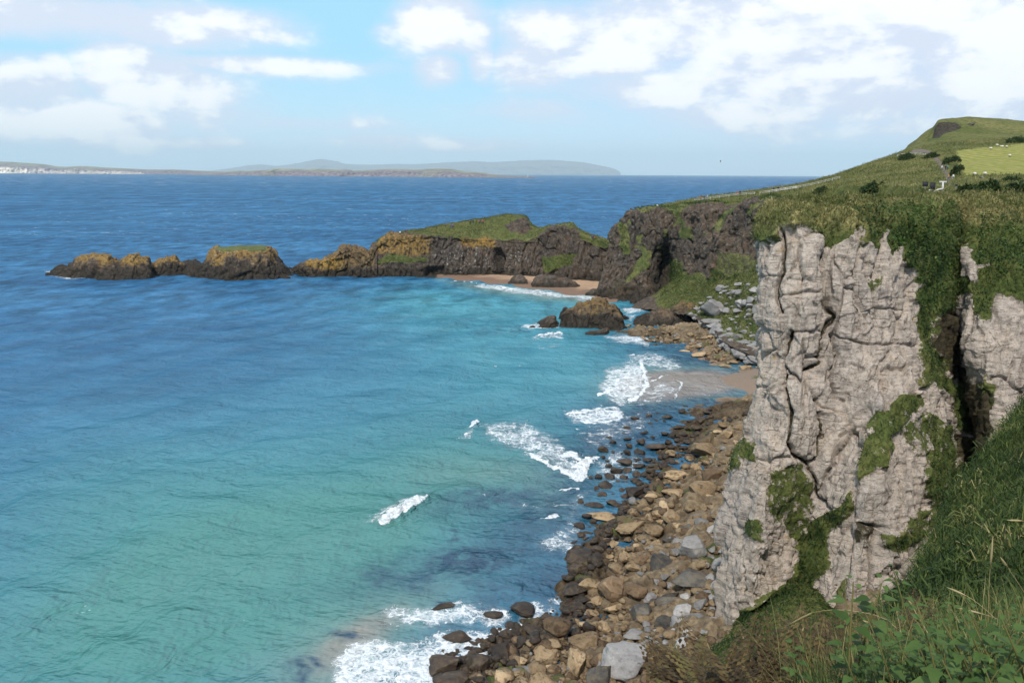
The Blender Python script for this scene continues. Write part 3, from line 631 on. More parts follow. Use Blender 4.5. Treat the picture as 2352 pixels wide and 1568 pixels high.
# ------------------------------------------------------------------ sea stacks and islets
PROF = [(-.08, -2.), (0, .05), (.10, .45), (.22, .80), (.36, .96), (.5, 1.0), (.66, .95), (.82, .7), (.96, .25), (1.05, -2.)]
PROF2 = [(-.06, -2.), (0, .04), (.05, .42), (.12, .78), (.22, .975), (.5, 1.0), (.72, .98), (.88, .7), (.97, .2), (1.03, -2.)]
def rock_mass(name, rows, label, cat, prof=PROF, nu=160, nv=110, amp=.6, lichen=.8, cap=False, seed=0, guano=.2, group=None):
    P = lattice(ridge_cols(rows, prof), nu, nv); N = normals(P); px, py, _ = proj(P)
    zmax = P[..., 2].max(); vv = np.linspace(0, 1, nv)[None, :]
    zz = P[..., 2]
    vg = sst(.90, .955, zz / zmax + .02 * fbm(P / 3., 3, seed)) * sst(.14, .22, vv) * sst(.82, .74, vv) if cap else np.zeros_like(zz)
    vg = vg * 1.0
    P = P + N * (basalt_disp(P, 1 - vg, amp, 10 + seed) * sst(0, .1, vv) * sst(1, .93, vv) * (1 - .6 * vg))[..., None]
    z = P[..., 2]
    k = fbm(P / 6., 4, 20 + seed)
    o = obj_np(name, P.reshape(-1, 3), grid_faces(nu, nv), M['basalt'], dict(veg=vg, dry=.1 + 0 * z, earth_shade=0 * z, lich=np.clip(lichen * sst(.45, .8, z / zmax + .45 * k), 0, 1), guano=np.full_like(z, guano), tide_cave_shade=sst(.62, .34, z / zmax + .30 * k)))
    return tag(o, label, cat, group, 'thing'), P
Q = lambda pts, th: [(x, b, t, th) for (x, b), (_, t) in zip([(p[0], p[1]) for p in Z1([(a, b) for a, b, c in pts])], Z1([(a, c) for a, b, c in pts]))]
G_ISL = 'rocky islets off the headland'
rock_mass('sea_islet', Q([(318,905,902),(340,912,885),(390,922,862),(440,925,852),(500,926,828),(540,928,795),(585,932,768),(640,935,765),(720,938,778),(755,940,800),(800,940,808),(840,940,782),(870,940,763),(905,940,762),(940,938,772),(985,936,782),(1004,932,810),(1015,925,870),(1045,918,902),(1070,912,909)], 26), 'long dark rocky islet with two lichen-topped humps and white surf at its low tip', 'islet', seed=1, nu=220, group=G_ISL)
rock_mass('sea_islet', Q([(1000,900,895),(1015,905,842),(1060,908,800),(1110,909,792),(1170,908,784),(1205,906,808),(1245,903,842),(1262,898,880),(1275,893,890)], 16), 'small low dark islet with a rounded hump between two larger islets', 'islet', seed=2, group=G_ISL)
_, PCAP = rock_mass('sea_islet', Q([(1190,905,900),(1210,910,870),(1250,915,830),(1295,918,808),(1340,922,822),(1375,926,832),(1395,930,795),(1408,934,750),(1440,937,728),(1490,939,721),(1560,940,716),(1650,941,715),(1740,940,716),(1795,938,728),(1820,936,750),(1840,935,785),(1875,933,820),(1915,930,862),(1940,926,890),(1975,922,908),(2010,919,916)], 38), 'steep flat-topped islet with a green grass cap and orange lichen', 'islet', prof=PROF2, seed=3, cap=True, nu=260, nv=150, amp=.7, guano=.5, group=G_ISL)
Q8 = lambda pts, th: [(Z8([(a, b)])[0][0], Z8([(a, b)])[0][1], Z8([(a, c)])[0][1], th) for a, b, c in pts]
rock_mass('sea_stack', Q8([(660,395,380),(672,402,290),(700,408,240),(740,411,236),(775,413,228),(810,414,202),(850,415,214),(885,416,204),(920,418,196),(960,420,200),(1000,423,206),(1040,426,238),(1075,428,240),(1110,426,246),(1140,422,268),(1165,416,320),(1185,410,380),(1200,404,398)], 17), 'broad craggy sea stack with yellow lichen on top, standing off the rock ledges', 'sea stack', prof=PROF2, seed=4, amp=.6, lichen=.45, nu=180, nv=120)
rock_mass('sea_stack', Q8([(485,404,398),(510,407,375),(545,409,345),(580,410,325),(605,410,318),(630,409,330),(645,407,370),(656,404,398)], 8), 'small pointed black rock standing in white wash beside the broad sea stack', 'sea stack', seed=5, amp=.3, lichen=0, nu=70, nv=60)
rock_mass('sea_stack', Q8([(425,408,405),(440,409,393),(455,409,391),(470,408,398),(478,407,405)], 3), 'tiny black rock nub awash at the foot of the pointed rock', 'sea stack', seed=6, amp=.12, lichen=0, nu=30, nv=26)
rock_mass('rock_outcrop', Q8([(860,462,455),(890,466,445),(930,467,436),(975,466,430),(1005,464,418),(1035,460,416),(1050,452,440)], 4), 'low dark wet ledge at the near foot of the broad sea stack', 'rock', seed=7, amp=.2, lichen=0, nu=60, nv=40)
rock_mass('rock_outcrop', Q8([(1215,385,380),(1250,392,355),(1300,398,318),(1350,402,300),(1400,405,290),(1450,406,272),(1500,406,262),(1540,406,280),(1580,404,330),(1620,402,370)], 13), 'jagged black rock outcrop at the foot of the green slope, nearest the stack channel', 'rock', seed=8, amp=.45, lichen=.15, nu=130, nv=90)
rock_mass('rock_outcrop', Q8([(1500,350,330),(1560,372,262),(1610,384,225),(1660,390,195),(1700,388,215),(1740,380,250),(1780,375,300)], 13), 'dark rock outcrop with a mossy crown between the green slope and grey boulders', 'rock', seed=9, amp=.4, lichen=.4, cap=True, nu=110, nv=80)
rock_mass('rock_outcrop', Q8([(1290,262,250),(1330,268,225),(1380,272,205),(1430,275,190),(1480,275,195),(1530,272,225),(1560,268,250)], 14), 'low black rock shelf at the base of the dark cliff beside the narrow channel', 'rock', seed=10, amp=.4, lichen=0, nu=110, nv=70)
# ------------------------------------------------------------------ shore platform under the chalk cliff
WL = [(980,1640),(1000,1568),(1000,1512),(1080,1502),(1150,1445),(1230,1432),(1292,1392),(1292,1342),(1335,1302),(1312,1262),(1352,1212),(1402,1152),(1440,1102),(1500,1062),(1545,1002),(1602,962),(1592,932),(1655,912),(1735,905)]
WL2 = [(1735,838),(1690,850),(1640,832),(1580,802),(1540,790),(1480,776),(1425,757),(1448,738)]
sp = []
for q in WL + WL2: sp.append(ground(*q, 0.05))
for (x, y) in WL[:-2]: sp.append(ground(x - 70 * (y / 1300.), y - 25, -2.2)); sp.append(ground(x + 70 * (y / 1300.), y + 12, .75))
for (x, y) in WL2[2:-1]: sp.append(ground(x - 60, y + 18, -1.6)); sp.append(ground(x + 40, y - 12, .9))
sp += [ground(*q) for q in [(1640,1385,4.2),(1600,1500,4.0),(1500,1560,2.8),(1560,1330,3.2),(1665,1250,4.4),(1640,1150,3.4),(1690,1065,3.2),(1705,985,2.8),(1650,1010,2.0),(1750,900,.7),(1760,850,.9),(1690,880,.25),(1640,870,.05),(1560,872,-.25),(1735,800,2.4),(1735,765,4.2),(1645,752,3.2),(1500,742,1.6),(1450,752,1.2),(1400,1560,1.7),(1380,1450,1.6)]]
sp += [np.array(q, float) for q in [(22,60,8),(36,74,11),(60,76,13),(42,120,4.5),(55,150,4.5),(70,185,5),(20,45,8),(-12,50,-1),(0,50,3),(60,50,14)]]
shore_z0 = tps(sp)
def shore_detail(x, y):
    p = np.stack([x, y, np.zeros_like(x)], -1)
    w1, w2, wr = worley(p / np.array([5.2, 3.4, 4.]) + fbm(p / 5., 2, 4)[..., None] * .25, 31); tl_ = (worley.r2 - .5) * worley.off[..., 0] * 2.6 + (wr - .5) * worley.off[..., 1] * 2.2; v1, v2, vr = worley(p / 1.5, 32)
    return (worley.r2 - .5) * worley.off[..., 0] * .0 + fbm(p / 7., 4, 33) * .55 + tl_ + (wr - .5) * 1.1 - .7 * sst(.14, 0, w2 - w1) + (vr - .5) * .45 - .3 * sst(.15, 0, v2 - v1) + fbm(p / .8, 3, 34) * .12
POOLS = [(1490,1176,26,1),(1440,1252,34,1),(1610,1083,20,1),(1672,1078,16,1),(1650,1162,14,1),(1545,1150,34,1),(1278,1432,34,1),(1350,1428,30,1),(1187,1482,34,1),(1240,1530,30,1),(1120,1545,20,1),(1395,1182,20,1),(1420,1300,18,1),(1560,1062,18,1)]
POOLS = [(a, b, c, max(float(shore_z0(np.array(ground(a, b, 1)[0]), np.array(ground(a, b, 1)[1]))), 0) + .9) for a, b, c, _ in POOLS]
SANDP = [(1545,800),(1580,802),(1645,836),(1700,850),(1760,842),(1760,905),(1700,915),(1600,928),(1520,930),(1480,880)]
def shore_z(x, y):
    x = np.asarray(x, float); y = np.asarray(y, float)
    z0 = shore_z0(x, y); a, b, _ = proj(np.stack([x, y, 0 * x], -1))
    for (qx, qy, qr, qs) in POOLS: z0 = z0 - qs * np.exp(-(((a - qx) / qr) ** 2 + ((b - qy) / (qr * .45)) ** 2) ** 1.5)
    sm = polymask(a, b, SANDP, 14)
    return z0 + shore_detail(x, y) * (1 - sm) * sst(-2.5, .4, z0), sm
gx = np.arange(-14, 84, .28); gy = np.arange(48, 262, .34)
GX, GY = np.meshgrid(gx, gy, indexing='ij')
ZS, sandm = shore_z(GX, GY)
spx, spy, _ = proj(np.stack([GX, GY, ZS], -1))
Pz = np.stack([GX, GY, ZS], -1)
k = fbm(Pz / 5., 4, 2)
weed = sst(1.15, .15, ZS + .9 * k); weed = np.maximum(weed, .85 * sst(.12, .42, fbm(Pz / 9., 4, 71)) * sst(3.2, 1.5, ZS))
dwl_, _ = polyline_d(spx, spy, WL); weed = np.maximum(weed, sst(85, 25, dwl_ + 40 * k) * (spy > 920))
V = Pz.reshape(-1, 3); fq = grid_faces(len(gx), len(gy))
hid = polymask(GX, GY, [(46,100),(60,150),(80,188),(84,240),(110,240),(110,46),(40,46),(30,84)], 2).reshape(-1)
keep = (V[fq, 2] > -1.3).any(1) & (hid[fq].min(1) < .9)
used = np.unique(fq[keep]); idx = np.full(len(V), -1); idx[used] = np.arange(len(used))
fl = lambda a: a.reshape(-1)[used]
tag(obj_np('shore', V[used], idx[fq[keep]], M['shore'], dict(veg=fl(polymask(spx, spy, Z9([(1650,1130),(1850,1000),(1960,1040),(1930,1300),(1800,1210)]), 6) * 1.2 + polymask(spx, spy, Z9([(1770,1480),(1910,1390),(1900,1520)]), 5)), dry=fl(0 * ZS + .1), earth_shade=fl(0 * ZS), weed=fl(weed * (1 - sandm)), sand=fl(sandm), algae=fl(sst(.2, .5, fbm(Pz / 6., 3, 90)) * sst(.1, .6, ZS) * sst(2.5, 1.2, ZS)))), kind='structure')

# far beach under the headland
BE = [((1000,637),(1004,633,1)),((1060,643),(1070,634,1)),((1110,648),(1120,634,1.2)),((1160,654),(1160,635,1.5)),((1220,662),(1225,638,1.8)),((1280,671),(1285,642,2)),((1330,678),(1335,646,2)),((1372,685),(1380,650,2.2)),((1400,692),(1420,650,3)),((1415,696),(1450,660,3))]
cols = []
for w, b in BE:
    g = ground(w[0], w[1], 0); q = ground(b[0], b[1], b[2]); q = q + np.array([0, 6, 0]); o = g + np.array([0, -6, -.8]); o[2] = -.8
    cols.append([o, g + np.array([0, 0, -.03]), g * .5 + q * .5 + np.array([0, 0, .25]), q])
Pb = lattice(cols, 160, 40)
wetb = sst(1.5, .7, Pb[..., 2] + .5 * fbm(Pb / 9., 3, 5))
Tb = NT('beach_sand'); pb = Tb.P()
sc_ = Tb.ramp(Tb.noise(pb, .5, 5, .65), [(.3, (.30, .195, .125)), (.7, (.42, .285, .185))])
M['beach'] = Tb.out(Tb.mix(Tb.A('wet'), sc_, (.17, .105, .07)), .8, .3, Tb.bump(Tb.noise(pb, 1.5, 4), .4, .3))
tag(obj_np('beach', Pb.reshape(-1, 3), grid_faces(160, 40), M['beach'], dict(wet=wetb)), kind='structure')

rock_mass('rock_outcrop', [(1222,660,654,8),(1236,661,636,9),(1256,663,632,10),(1280,664,634,10),(1304,665,638,9),(1322,666,648,8),(1336,667,662,6)], 'low dark rock ledge lying on the sand below the headland', 'rock', seed=11, amp=.35, lichen=0, nu=80, nv=50)
rock_mass('rock_outcrop', [(1166,653,648,6),(1178,654,632,8),(1196,655,630,8),(1212,656,642,6)], 'small dark rock beside the sea cave mouth on the sand', 'rock', seed=12, amp=.3, lichen=0, nu=50, nv=40)
rock_mass('rock_outcrop', [(1344,680,675,4),(1360,681,664,5),(1382,681,662,5),(1398,680,672,4)], 'low dark rock at the right end of the far beach', 'rock', seed=13, amp=.2, lichen=0, nu=40, nv=30)

# ------------------------------------------------------------------ the sea, a fan of world points, finer near the shore
ang = np.concatenate([np.linspace(-62, -36, 40)[:-1], np.linspace(-36, 36, 900), np.linspace(36, 62, 40)[1:]])
dep = np.concatenate([np.linspace(47, 36, 12)[:-1], np.linspace(36, 4.0, 560)[:-1], np.geomspace(4.0, .045, 240)])
rr = EYE / np.tan(np.radians(dep))
rr = np.concatenate([rr, [75000.]])
AN, RR = np.meshgrid(np.radians(ang), rr, indexing='ij')
SX, SY = np.sin(AN) * RR, np.cos(AN) * RR
S = np.stack([SX, SY, np.zeros_like(SX)], -1)
x, y, w = proj(S)
jx = x + fbm(S / 9., 4, 3) * 22 * np.clip(120 / RR, .2, 1.2); jy = y + fbm(S / 9. + 5, 4, 4) * 16 * np.clip(120 / RR, .2, 1.2)
near = sst(900, 420, SY)
# swell: crests roughly parallel to the shore, bending round the bay
u1 = SX * .80 - SY * .60 + 9 * fbm(S / 70., 2, 8)
sw = np.sin(u1 * 2 * math.pi / 21.) ; sw = np.sign(sw) * np.abs(sw) ** .8
u2 = SX * .30 + SY * .95 + 5 * fbm(S / 40., 2, 9)
sw2 = np.sin(u2 * 2 * math.pi / 7.5)
Z = (sw * .30 * (.5 + .8 * np.clip(fbm(S / 45., 3, 6) + .5, 0, 1)) + sw2 * .07 + fbm(S * np.array([1 / 2.2, 1 / 1.3, 1]), 3, 7) * .05) * near
SUB = np.where((x > 80) & (x < 1900) & (RR < 520) & (y > 600) & ((x > 600) | (y < 660)))
Ss, xs, ys, jxs, jys = S[SUB], x[SUB], y[SUB], jx[SUB], jy[SUB]
bx_, by_ = Ss[:, 0] + fbm(Ss / 2.5, 3, 17) * .9, Ss[:, 1] + fbm(Ss / 2.5 + 7, 3, 18) * .9
bn_ = np.clip(.75 + .9 * fbm(Ss / 1.1, 3, 19), .2, 1.8)
foam = np.zeros_like(xs); solid = np.zeros_like(xs); H_ = np.zeros_like(xs)
def breaker(pl, wd, h, fo=1.0, tail=2.2):
    """a breaking crest along a polyline in photo coordinates laid on the water"""
    g = [ground(a, b, 0) for a, b in pl]
    d, t = polyline_d(bx_, by_, [(q[0], q[1]) for q in g])
    e = sst(0, .35, t) * sst(len(g) - 1, len(g) - 1.35, t)
    global solid, H_
    wv_ = wd * (.30 + .70 * e) * (.75 + .5 * fbm(Ss / 1.7, 3, 23)); solid = np.maximum(solid, sst(wv_, wv_ * .4, d) * fo); H_ = np.maximum(H_, h * np.exp(-(d / (wd * .9)) ** 2) * (.4 + .6 * e) * bn_)
breaker([(872,1208),(905,1190),(945,1165),(982,1142)], 1.7, .9)
breaker([(880,1203),(925,1172),(965,1148)], 2.0, .9)
breaker([(1076,986),(1090,975),(1098,968)], 1.3, .6)
breaker([(1068,1003),(1074,998)], .7, .3)
breaker([(1235,775),(1262,770),(1284,767),(1295,769)], 1.6, 1.0)
breaker([(1262,1072),(1300,1082),(1330,1098),(1340,1092),(1335,1070),(1368,1048)], 2.2, .5)
breaker([(1285,1052),(1310,1045),(1330,1060)], 2.2, .3, .9)
breaker([(1205,1040),(1255,1065),(1300,1090)], 1.4, .3, .8)
breaker([(1372,912),(1395,903),(1420,890)], 1.6, .4)
breaker([(1300,952),(1345,945),(1395,935),(1420,933)], 1.3, .3, .9)
breaker([(1330,962),(1360,972),(1425,965),(1415,940)], 1.4, .3, .9)
breaker([(1440,925),(1472,905),(1488,880),(1478,850),(1470,832),(1490,828)], 1.1, .35, .9)
breaker([(1490,878),(1520,862),(1535,858)], .6, .1, .8)
breaker([(1548,918),(1562,890),(1566,878),(1550,870)], .5, .1, .75)
breaker([(1280,1125),(1310,1120),(1332,1124)], .9, .3, .9)
breaker([(1325,980),(1340,988)], .9, .2, .8)
breaker([(1440,818),(1458,815)], 1.2, .3, .9)
breaker([(1480,836),(1540,842),(1560,834)], .7, .1, .8)
breaker([(1100,655),(1160,662),(1240,672),(1320,681),(1395,690)], 1.0, .2, .8)
breaker([(1030,643),(1080,648),(1140,657),(1200,666)], .8, .15, .9)
breaker([(1240,1196),(1262,1190),(1280,1184)], .7, .2, .9)
breaker([(1258,1165),(1270,1162),(1320,1164)], .5, .1, .7)
# laced foam areas
def area(poly, k, soft=14):
    global foam
    foam = np.maximum(foam, k * polymask(jxs, jys, poly, soft * 1.7))
area(Z7([(180,1240),(240,1120),(330,1070),(420,1030),(500,1060),(640,1080),(800,1040),(960,1020),(1100,960),(1180,930),(1290,850),(1360,870),(1340,960),(1200,1010),(1110,1060),(1050,1100),(960,1150),(900,1200),(760,1160),(770,1230),(800,1320),(160,1320)]), 1.05)
area(Z7([(430,880),(620,870),(760,890),(980,850),(1120,880),(1100,960),(900,990),(700,1000),(560,970),(460,930)]), .85, 18)
area(Z7([(760,1090),(960,1060),(1100,1010),(1240,980),(1330,880),(1350,930),(1160,1050),(980,1150),(870,1180)]), 1.0, 8)
area([(1395,850),(1440,832),(1475,832),(1486,850),(1490,882),(1470,908),(1430,926),(1400,915),(1380,890)], .80, 12)
area([(1480,880),(1545,868),(1560,890),(1550,915),(1470,922),(1440,930)], .52, 12)
area([(1100,985),(1200,965),(1260,990),(1300,1040),(1340,1050),(1330,1095),(1270,1075),(1180,1030),(1120,1010)], .62, 12)
area([(1300,952),(1420,932),(1430,965),(1370,975),(1320,968)], .86, 8)
area([(1440,815),(1500,812),(1570,832),(1540,850),(1450,838)], .62, 10)
area([(1365,1055),(1420,1030),(1480,1050),(1440,1100),(1380,1110)], .56, 16)
area([(1230,1245),(1330,1200),(1345,1225),(1310,1275),(1240,1265)], .56, 14)
area([(1390,772),(1440,768),(1500,780),(1490,792),(1420,785)], .86, 7)
area([(1200,752),(1222,744),(1285,747),(1282,752),(1225,756)], .95, 3)
area([(1225,775),(1240,768),(1296,768),(1290,776)], .8, 5); area([(1235,795),(1270,790),(1295,798)], .55, 4)
area([(1100,652),(1180,660),(1290,672),(1400,682),(1400,692),(1280,684),(1180,672),(1090,660)], .74, 4)
area([(1430,708),(1470,702),(1480,712),(1440,722)], .8, 4); area([(1432,725),(1465,722),(1450,738)], .6, 4)
area([(103,622),(118,622),(150,632),(215,639),(150,640),(110,632)], .85, 3)
area([(1320,1010),(1400,960),(1500,935),(1480,985),(1380,1040)], .42, 16)
area([(1380,1120),(1330,1180),(1290,1240),(1300,1180),(1340,1130)], .45, 16)
area([(1230,1400),(1300,1330),(1300,1380),(1250,1430)], .5, 10)
area([(1060,1120),(1180,1140),(1300,1160),(1200,1170)], .3, 12)
area([(850,1190),(880,1165),(940,1135),(985,1135),(930,1170),(880,1205)], .6, 10)
area([(1050,1010),(1075,985),(1090,990),(1075,1010)], .5, 5)
area([(1560,900),(1700,870),(1720,880),(1600,925)], .34, 12)
# depth colours
tq = .6 * blob(x, y, 1180, 740, 330, 105, 0) + .75 * blob(x, y, 1120, 690, 260, 48, 0) + .55 * blob(x, y, 1250, 700, 170, 45, 0) + .50 * blob(x, y, 950, 980, 520, 230, 12) + .62 * blob(x, y, 500, 1400, 700, 260, 14) + .55 * blob(x, y, 1280, 860, 280, 110, 0) + .35 * blob(x, y, 250, 1150, 500, 250, 0)
tq = np.clip(tq, 0, 1) * sst(600, 690, y + 12 * fbm(S / 40., 2, 12)) * near
green = .95 * blob(x, y, 330, 1460, 700, 260, 14) + .75 * blob(x, y, 720, 1260, 380, 170, 18) + .5 * blob(x, y, 1130, 1060, 260, 110, 0) + .35 * blob(x, y, 300, 1150, 400, 160, 5)
sandy = .72 * blob(x, y, 760, 1530, 190, 95, 22) + .55 * blob(x, y, 900, 1410, 190, 60, 22) + .45 * blob(x, y, 1130, 1085, 170, 36, 0) + 1.15 * blob(x, y, 1610, 878, 150, 44, 0) + .85 * blob(x, y, 1480, 895, 100, 42, 0) + .75 * polymask(jx, jy, [(1000,640),(1100,652),(1300,674),(1400,684),(1400,705),(1250,690),(1100,668)], 10) + .12 * blob(x, y, 560, 1300, 420, 90, 14) + .4 * blob(x, y, 1270, 1150, 60, 60, 0)
weed = np.zeros_like(xs)
kx, ky = xs + fbm(Ss / 5., 4, 61) * 45, ys + fbm(Ss / 5. + 3, 4, 62) * 32
for q in [(1080,1290,270,38,12,1.),(880,1320,80,30,25,.8),(1150,1150,170,34,4,.85),(1230,1200,170,60,20,.85),(1180,1350,140,40,15,.7),(1390,1010,160,50,25,.95),(1480,950,130,38,8,.95),(1310,1130,120,50,15,.8),(1650,930,110,16,0,.9),(1600,820,160,22,-10,.75),(1450,1000,120,60,20,.9),(1270,1330,80,70,10,.8),(1045,1217,18,8,0,.9),(790,1455,26,12,-10,1.),(722,1535,22,8,0,1.),(690,1555,20,14,0,1.),(1090,1340,40,12,0,.7),(1080,750,50,5,-3,.6),(1190,757,70,4,2,.7),(1380,800,60,8,0,.4),(1240,1010,110,20,-12,.6),(1520,800,120,12,-14,.7),(1030,1390,34,10,0,.9),(1330,1230,60,60,0,.7),(1060,1510,60,30,0,.3),(1130,1400,60,14,0,.8),(1050,1455,60,16,0,.6)]:
    weed = np.maximum(weed, q[5] * blob(kx, ky, *q[:5]))
def full(a_):
    o = np.zeros_like(x); o[SUB] = a_; return o
foam, solid, H_, weed = full(foam), full(solid), full(H_), full(weed)
Z = Z * (1 - .5 * np.clip(sandy, 0, 1)) + H_
S[..., 2] = Z - .02 - np.where(RR > 2000, 0, 0)
nu, nv = SX.shape
Ts = NT('sea_water'); p = Ts.P()
far = Ts.n('VectorMath', operation='LENGTH'); Ts.set(far.inputs[0], p); dist = far.outputs['Value']
big = Ts.noise(Ts.map(p, (.0035, .012, 1)), 1.0, 5, .6)
mid = Ts.noise(Ts.map(p, (.03, .07, 1)), 1.0, 4, .6)
deep = Ts.ramp(Ts.m('ADD', Ts.m('MULTIPLY', big, .6), Ts.m('MULTIPLY', mid, .4)), [(.36, (.012, .062, .145)), (.5, (.020, .092, .190)), (.64, (.036, .135, .255))])
c = Ts.mix(Ts.A('tq'), deep, Ts.ramp(mid, [(.35, (.030, .160, .215)), (.65, (.058, .222, .275))]))
c = Ts.mix(Ts.A('green'), c, (.048, .180, .160))
snd = Ts.noise(Ts.map(p, (.5, .5, 1)), 1., 5, .7)
c = Ts.mix(Ts.m('MULTIPLY', Ts.A('sandy'), .85, clamp=True), c, Ts.mix(Ts.rng(Ts.A('sandy'), .55, .95), Ts.ramp(snd, [(.3, (.11, .20, .165)), (.7, (.18, .235, .185))]), Ts.ramp(snd, [(.3, (.215, .175, .135)), (.7, (.30, .235, .18))])))
# gusts and wave groups, wave shading painted in: finer near, coarser far off
g1 = Ts.noise(Ts.map(p, (.11, .05, 1)), 1., 4, .65); g2 = Ts.noise(Ts.map(p, (.035, .011, 1)), 1., 4, .65); g3 = Ts.noise(Ts.map(p, (.010, .0022, 1)), 1., 4, .65)
gg = Ts.m('ADD', Ts.m('MULTIPLY', g1, Ts.rng(dist, 1800, 500)), Ts.m('ADD', Ts.m('MULTIPLY', g2, Ts.m('MULTIPLY', Ts.rng(dist, 500, 1800), Ts.rng(dist, 7000, 2500))), Ts.m('MULTIPLY', g3, Ts.rng(dist, 2500, 7000))))
gm = Ts.rng(gg, .36, .64, .58, 1.42, False); gk = Ts.n('CombineColor'); [Ts.set(gk.inputs[i], Ts.m('ADD', Ts.m('MULTIPLY', Ts.m('SUBTRACT', gm, 1.), Ts.rng(dist, 150, 420)), 1.)) for i in range(3)]
c = Ts.mix(1.0, c, gk.outputs[0], 'MULTIPLY')
wn = Ts.noise(p, .55, 5, .65)
c = Ts.mix(Ts.m('MULTIPLY', Ts.A('weed'), Ts.rng(wn, .32, .54, .45, 1.0)), c, (.009, .036, .070))
# foam: solid crests and lace
lw = Ts.n('VectorMath', operation='ADD'); Ts.set(lw.inputs[0], p)
nz = Ts.n('TexNoise'); Ts.set(nz.inputs['Vector'], p); nz.inputs['Scale'].default_value = .8; nz.inputs['Detail'].default_value = 4
sc = Ts.n('VectorMath', operation='SCALE'); Ts.set(sc.inputs[0], nz.outputs['Color']); sc.inputs['Scale'].default_value = 2.2; Ts.set(lw.inputs[1], sc.outputs[0])
v1 = Ts.vor(lw.outputs[0], .62, 'DISTANCE_TO_EDGE'); v2 = Ts.vor(lw.outputs[0], 1.9, 'DISTANCE_TO_EDGE')
fo = Ts.A('foam'); bn = Ts.noise(p, .4, 5, .7)
wd = Ts.m('MULTIPLY', Ts.m('SUBTRACT', Ts.m('ADD', fo, Ts.m('MULTIPLY', Ts.m('SUBTRACT', bn, .5), 1.9)), .34), .20, clamp=True)
l1 = Ts.m('LESS_THAN', v1, Ts.m('MULTIPLY', wd, 1.05)); l2 = Ts.m('LESS_THAN', v2, Ts.m('MULTIPLY', wd, 1.1))
lace = Ts.m('MULTIPLY', Ts.m('MAXIMUM', l1, Ts.m('MULTIPLY', l2, .75)), Ts.m('GREATER_THAN', fo, .08))
haze_f = Ts.m('MULTIPLY', Ts.m('MULTIPLY', Ts.rng(fo, .12, 1.0), .62), Ts.rng(bn, .30, .66))
so = Ts.rng(Ts.m('ADD', Ts.A('solid'), Ts.m('MULTIPLY', Ts.m('SUBTRACT', Ts.noise(p, 1.3, 6, .75), .5), 1.7)), .40, .72)
# white caps on the open sea
wc_v = Ts.map(p, (.055, .16, 1)); wcn = Ts.noise(wc_v, 1., 4, .75, .6); pat = Ts.noise(Ts.map(p, (.0018, .004, 1)), 1., 3)
thr = Ts.m('SUBTRACT', .672, Ts.m('MULTIPLY', Ts.rng(pat, .42, .62), .035))
wc = Ts.m('MULTIPLY', Ts.rng(Ts.m('SUBTRACT', wcn, thr), 0, .02), Ts.rng(dist, 480., 900.))
wc2 = Ts.noise(Ts.map(p, (.008, .032, 1)), 1., 4, .75); wcb = Ts.m('MULTIPLY', Ts.rng(wc2, .600, .635, 0, .9), Ts.rng(dist, 2200., 5000.))
wc = Ts.m('MAXIMUM', Ts.m('MULTIPLY', wc, .8), wcb)
ff = Ts.m('MAXIMUM', Ts.m('MAXIMUM', lace, haze_f), Ts.m('MAXIMUM', so, wc))
c = Ts.mix(Ts.m('MULTIPLY', ff, .94), c, Ts.ramp(Ts.noise(p, 2.2, 5, .7), [(.32, (.56, .62, .66)), (.55, (.84, .86, .88))]))
# ripples
def ripple(scx, scy, rot, s, det=3): return Ts.noise(Ts.map(Ts.map(p, (1, 1, 1), rot=(0, 0, rot)), (scx, scy, 1)), s, det, .55, 0.)
r1 = ripple(.10, .50, .42, 1.); r2 = ripple(.32, 1.45, .30, 1.); r3 = ripple(1.2, 3.6, .12, 1., 2); r4 = ripple(.018, .085, .1, 1., 5)
att = Ts.rng(dist, 120, 900, 1, .25)
h = Ts.m('ADD', Ts.m('ADD', Ts.m('MULTIPLY', r1, .75), Ts.m('MULTIPLY', r2, .42)), Ts.m('MULTIPLY', Ts.m('MULTIPLY', r3, .16), att))
h = Ts.m('ADD', h, Ts.m('ADD', Ts.m('MULTIPLY', r4, 3.0), Ts.m('MULTIPLY', gg, 5.0)))
h = Ts.m('ADD', h, Ts.m('MULTIPLY', Ts.m('MULTIPLY', ff, Ts.noise(p, 2.2, 5, .7)), .8))
nr = Ts.bump(h, 1.0, .50)
# a rough sea never mirrors much of the sky: diffuse water body under a capped Fresnel gloss
df = Ts.n('BsdfDiffuse'); Ts.set(df.inputs['Color'], c); Ts.set(df.inputs['Normal'], nr)
gl = Ts.n('BsdfGlossy'); Ts.set(gl.inputs['Color'], (.85, .93, 1.0)); Ts.set(gl.inputs['Roughness'], Ts.m('ADD', .22, Ts.m('MULTIPLY', ff, .6))); Ts.set(gl.inputs['Normal'], nr)
fr = Ts.n('Fresnel'); fr.inputs['IOR'].default_value = 1.33; Ts.set(fr.inputs['Normal'], nr)
cap = Ts.m('MULTIPLY', Ts.m('MINIMUM', fr.outputs[0], Ts.rng(dist, 90, 700, .125, .085)), Ts.m('SUBTRACT', 1.0, Ts.m('MULTIPLY', ff, .85)))
mx = Ts.n('MixShader'); Ts.set(mx.inputs[0], cap); Ts.t.links.new(df.outputs[0], mx.inputs[1]); Ts.t.links.new(gl.outputs[0], mx.inputs[2])
Ts.t.links.new(mx.outputs[0], Ts.t.nodes['Material Output'].inputs[0]); M['sea'] = Ts.mat
tag(obj_np('sea', S.reshape(-1, 3), grid_faces(nu, nv, flip=True), M['sea'], dict(tq=tq, green=np.clip(green, 0, 1) * near, sandy=np.clip(sandy, 0, 1), weed=np.maximum(weed, 0), foam=foam, solid=solid)), kind='structure')
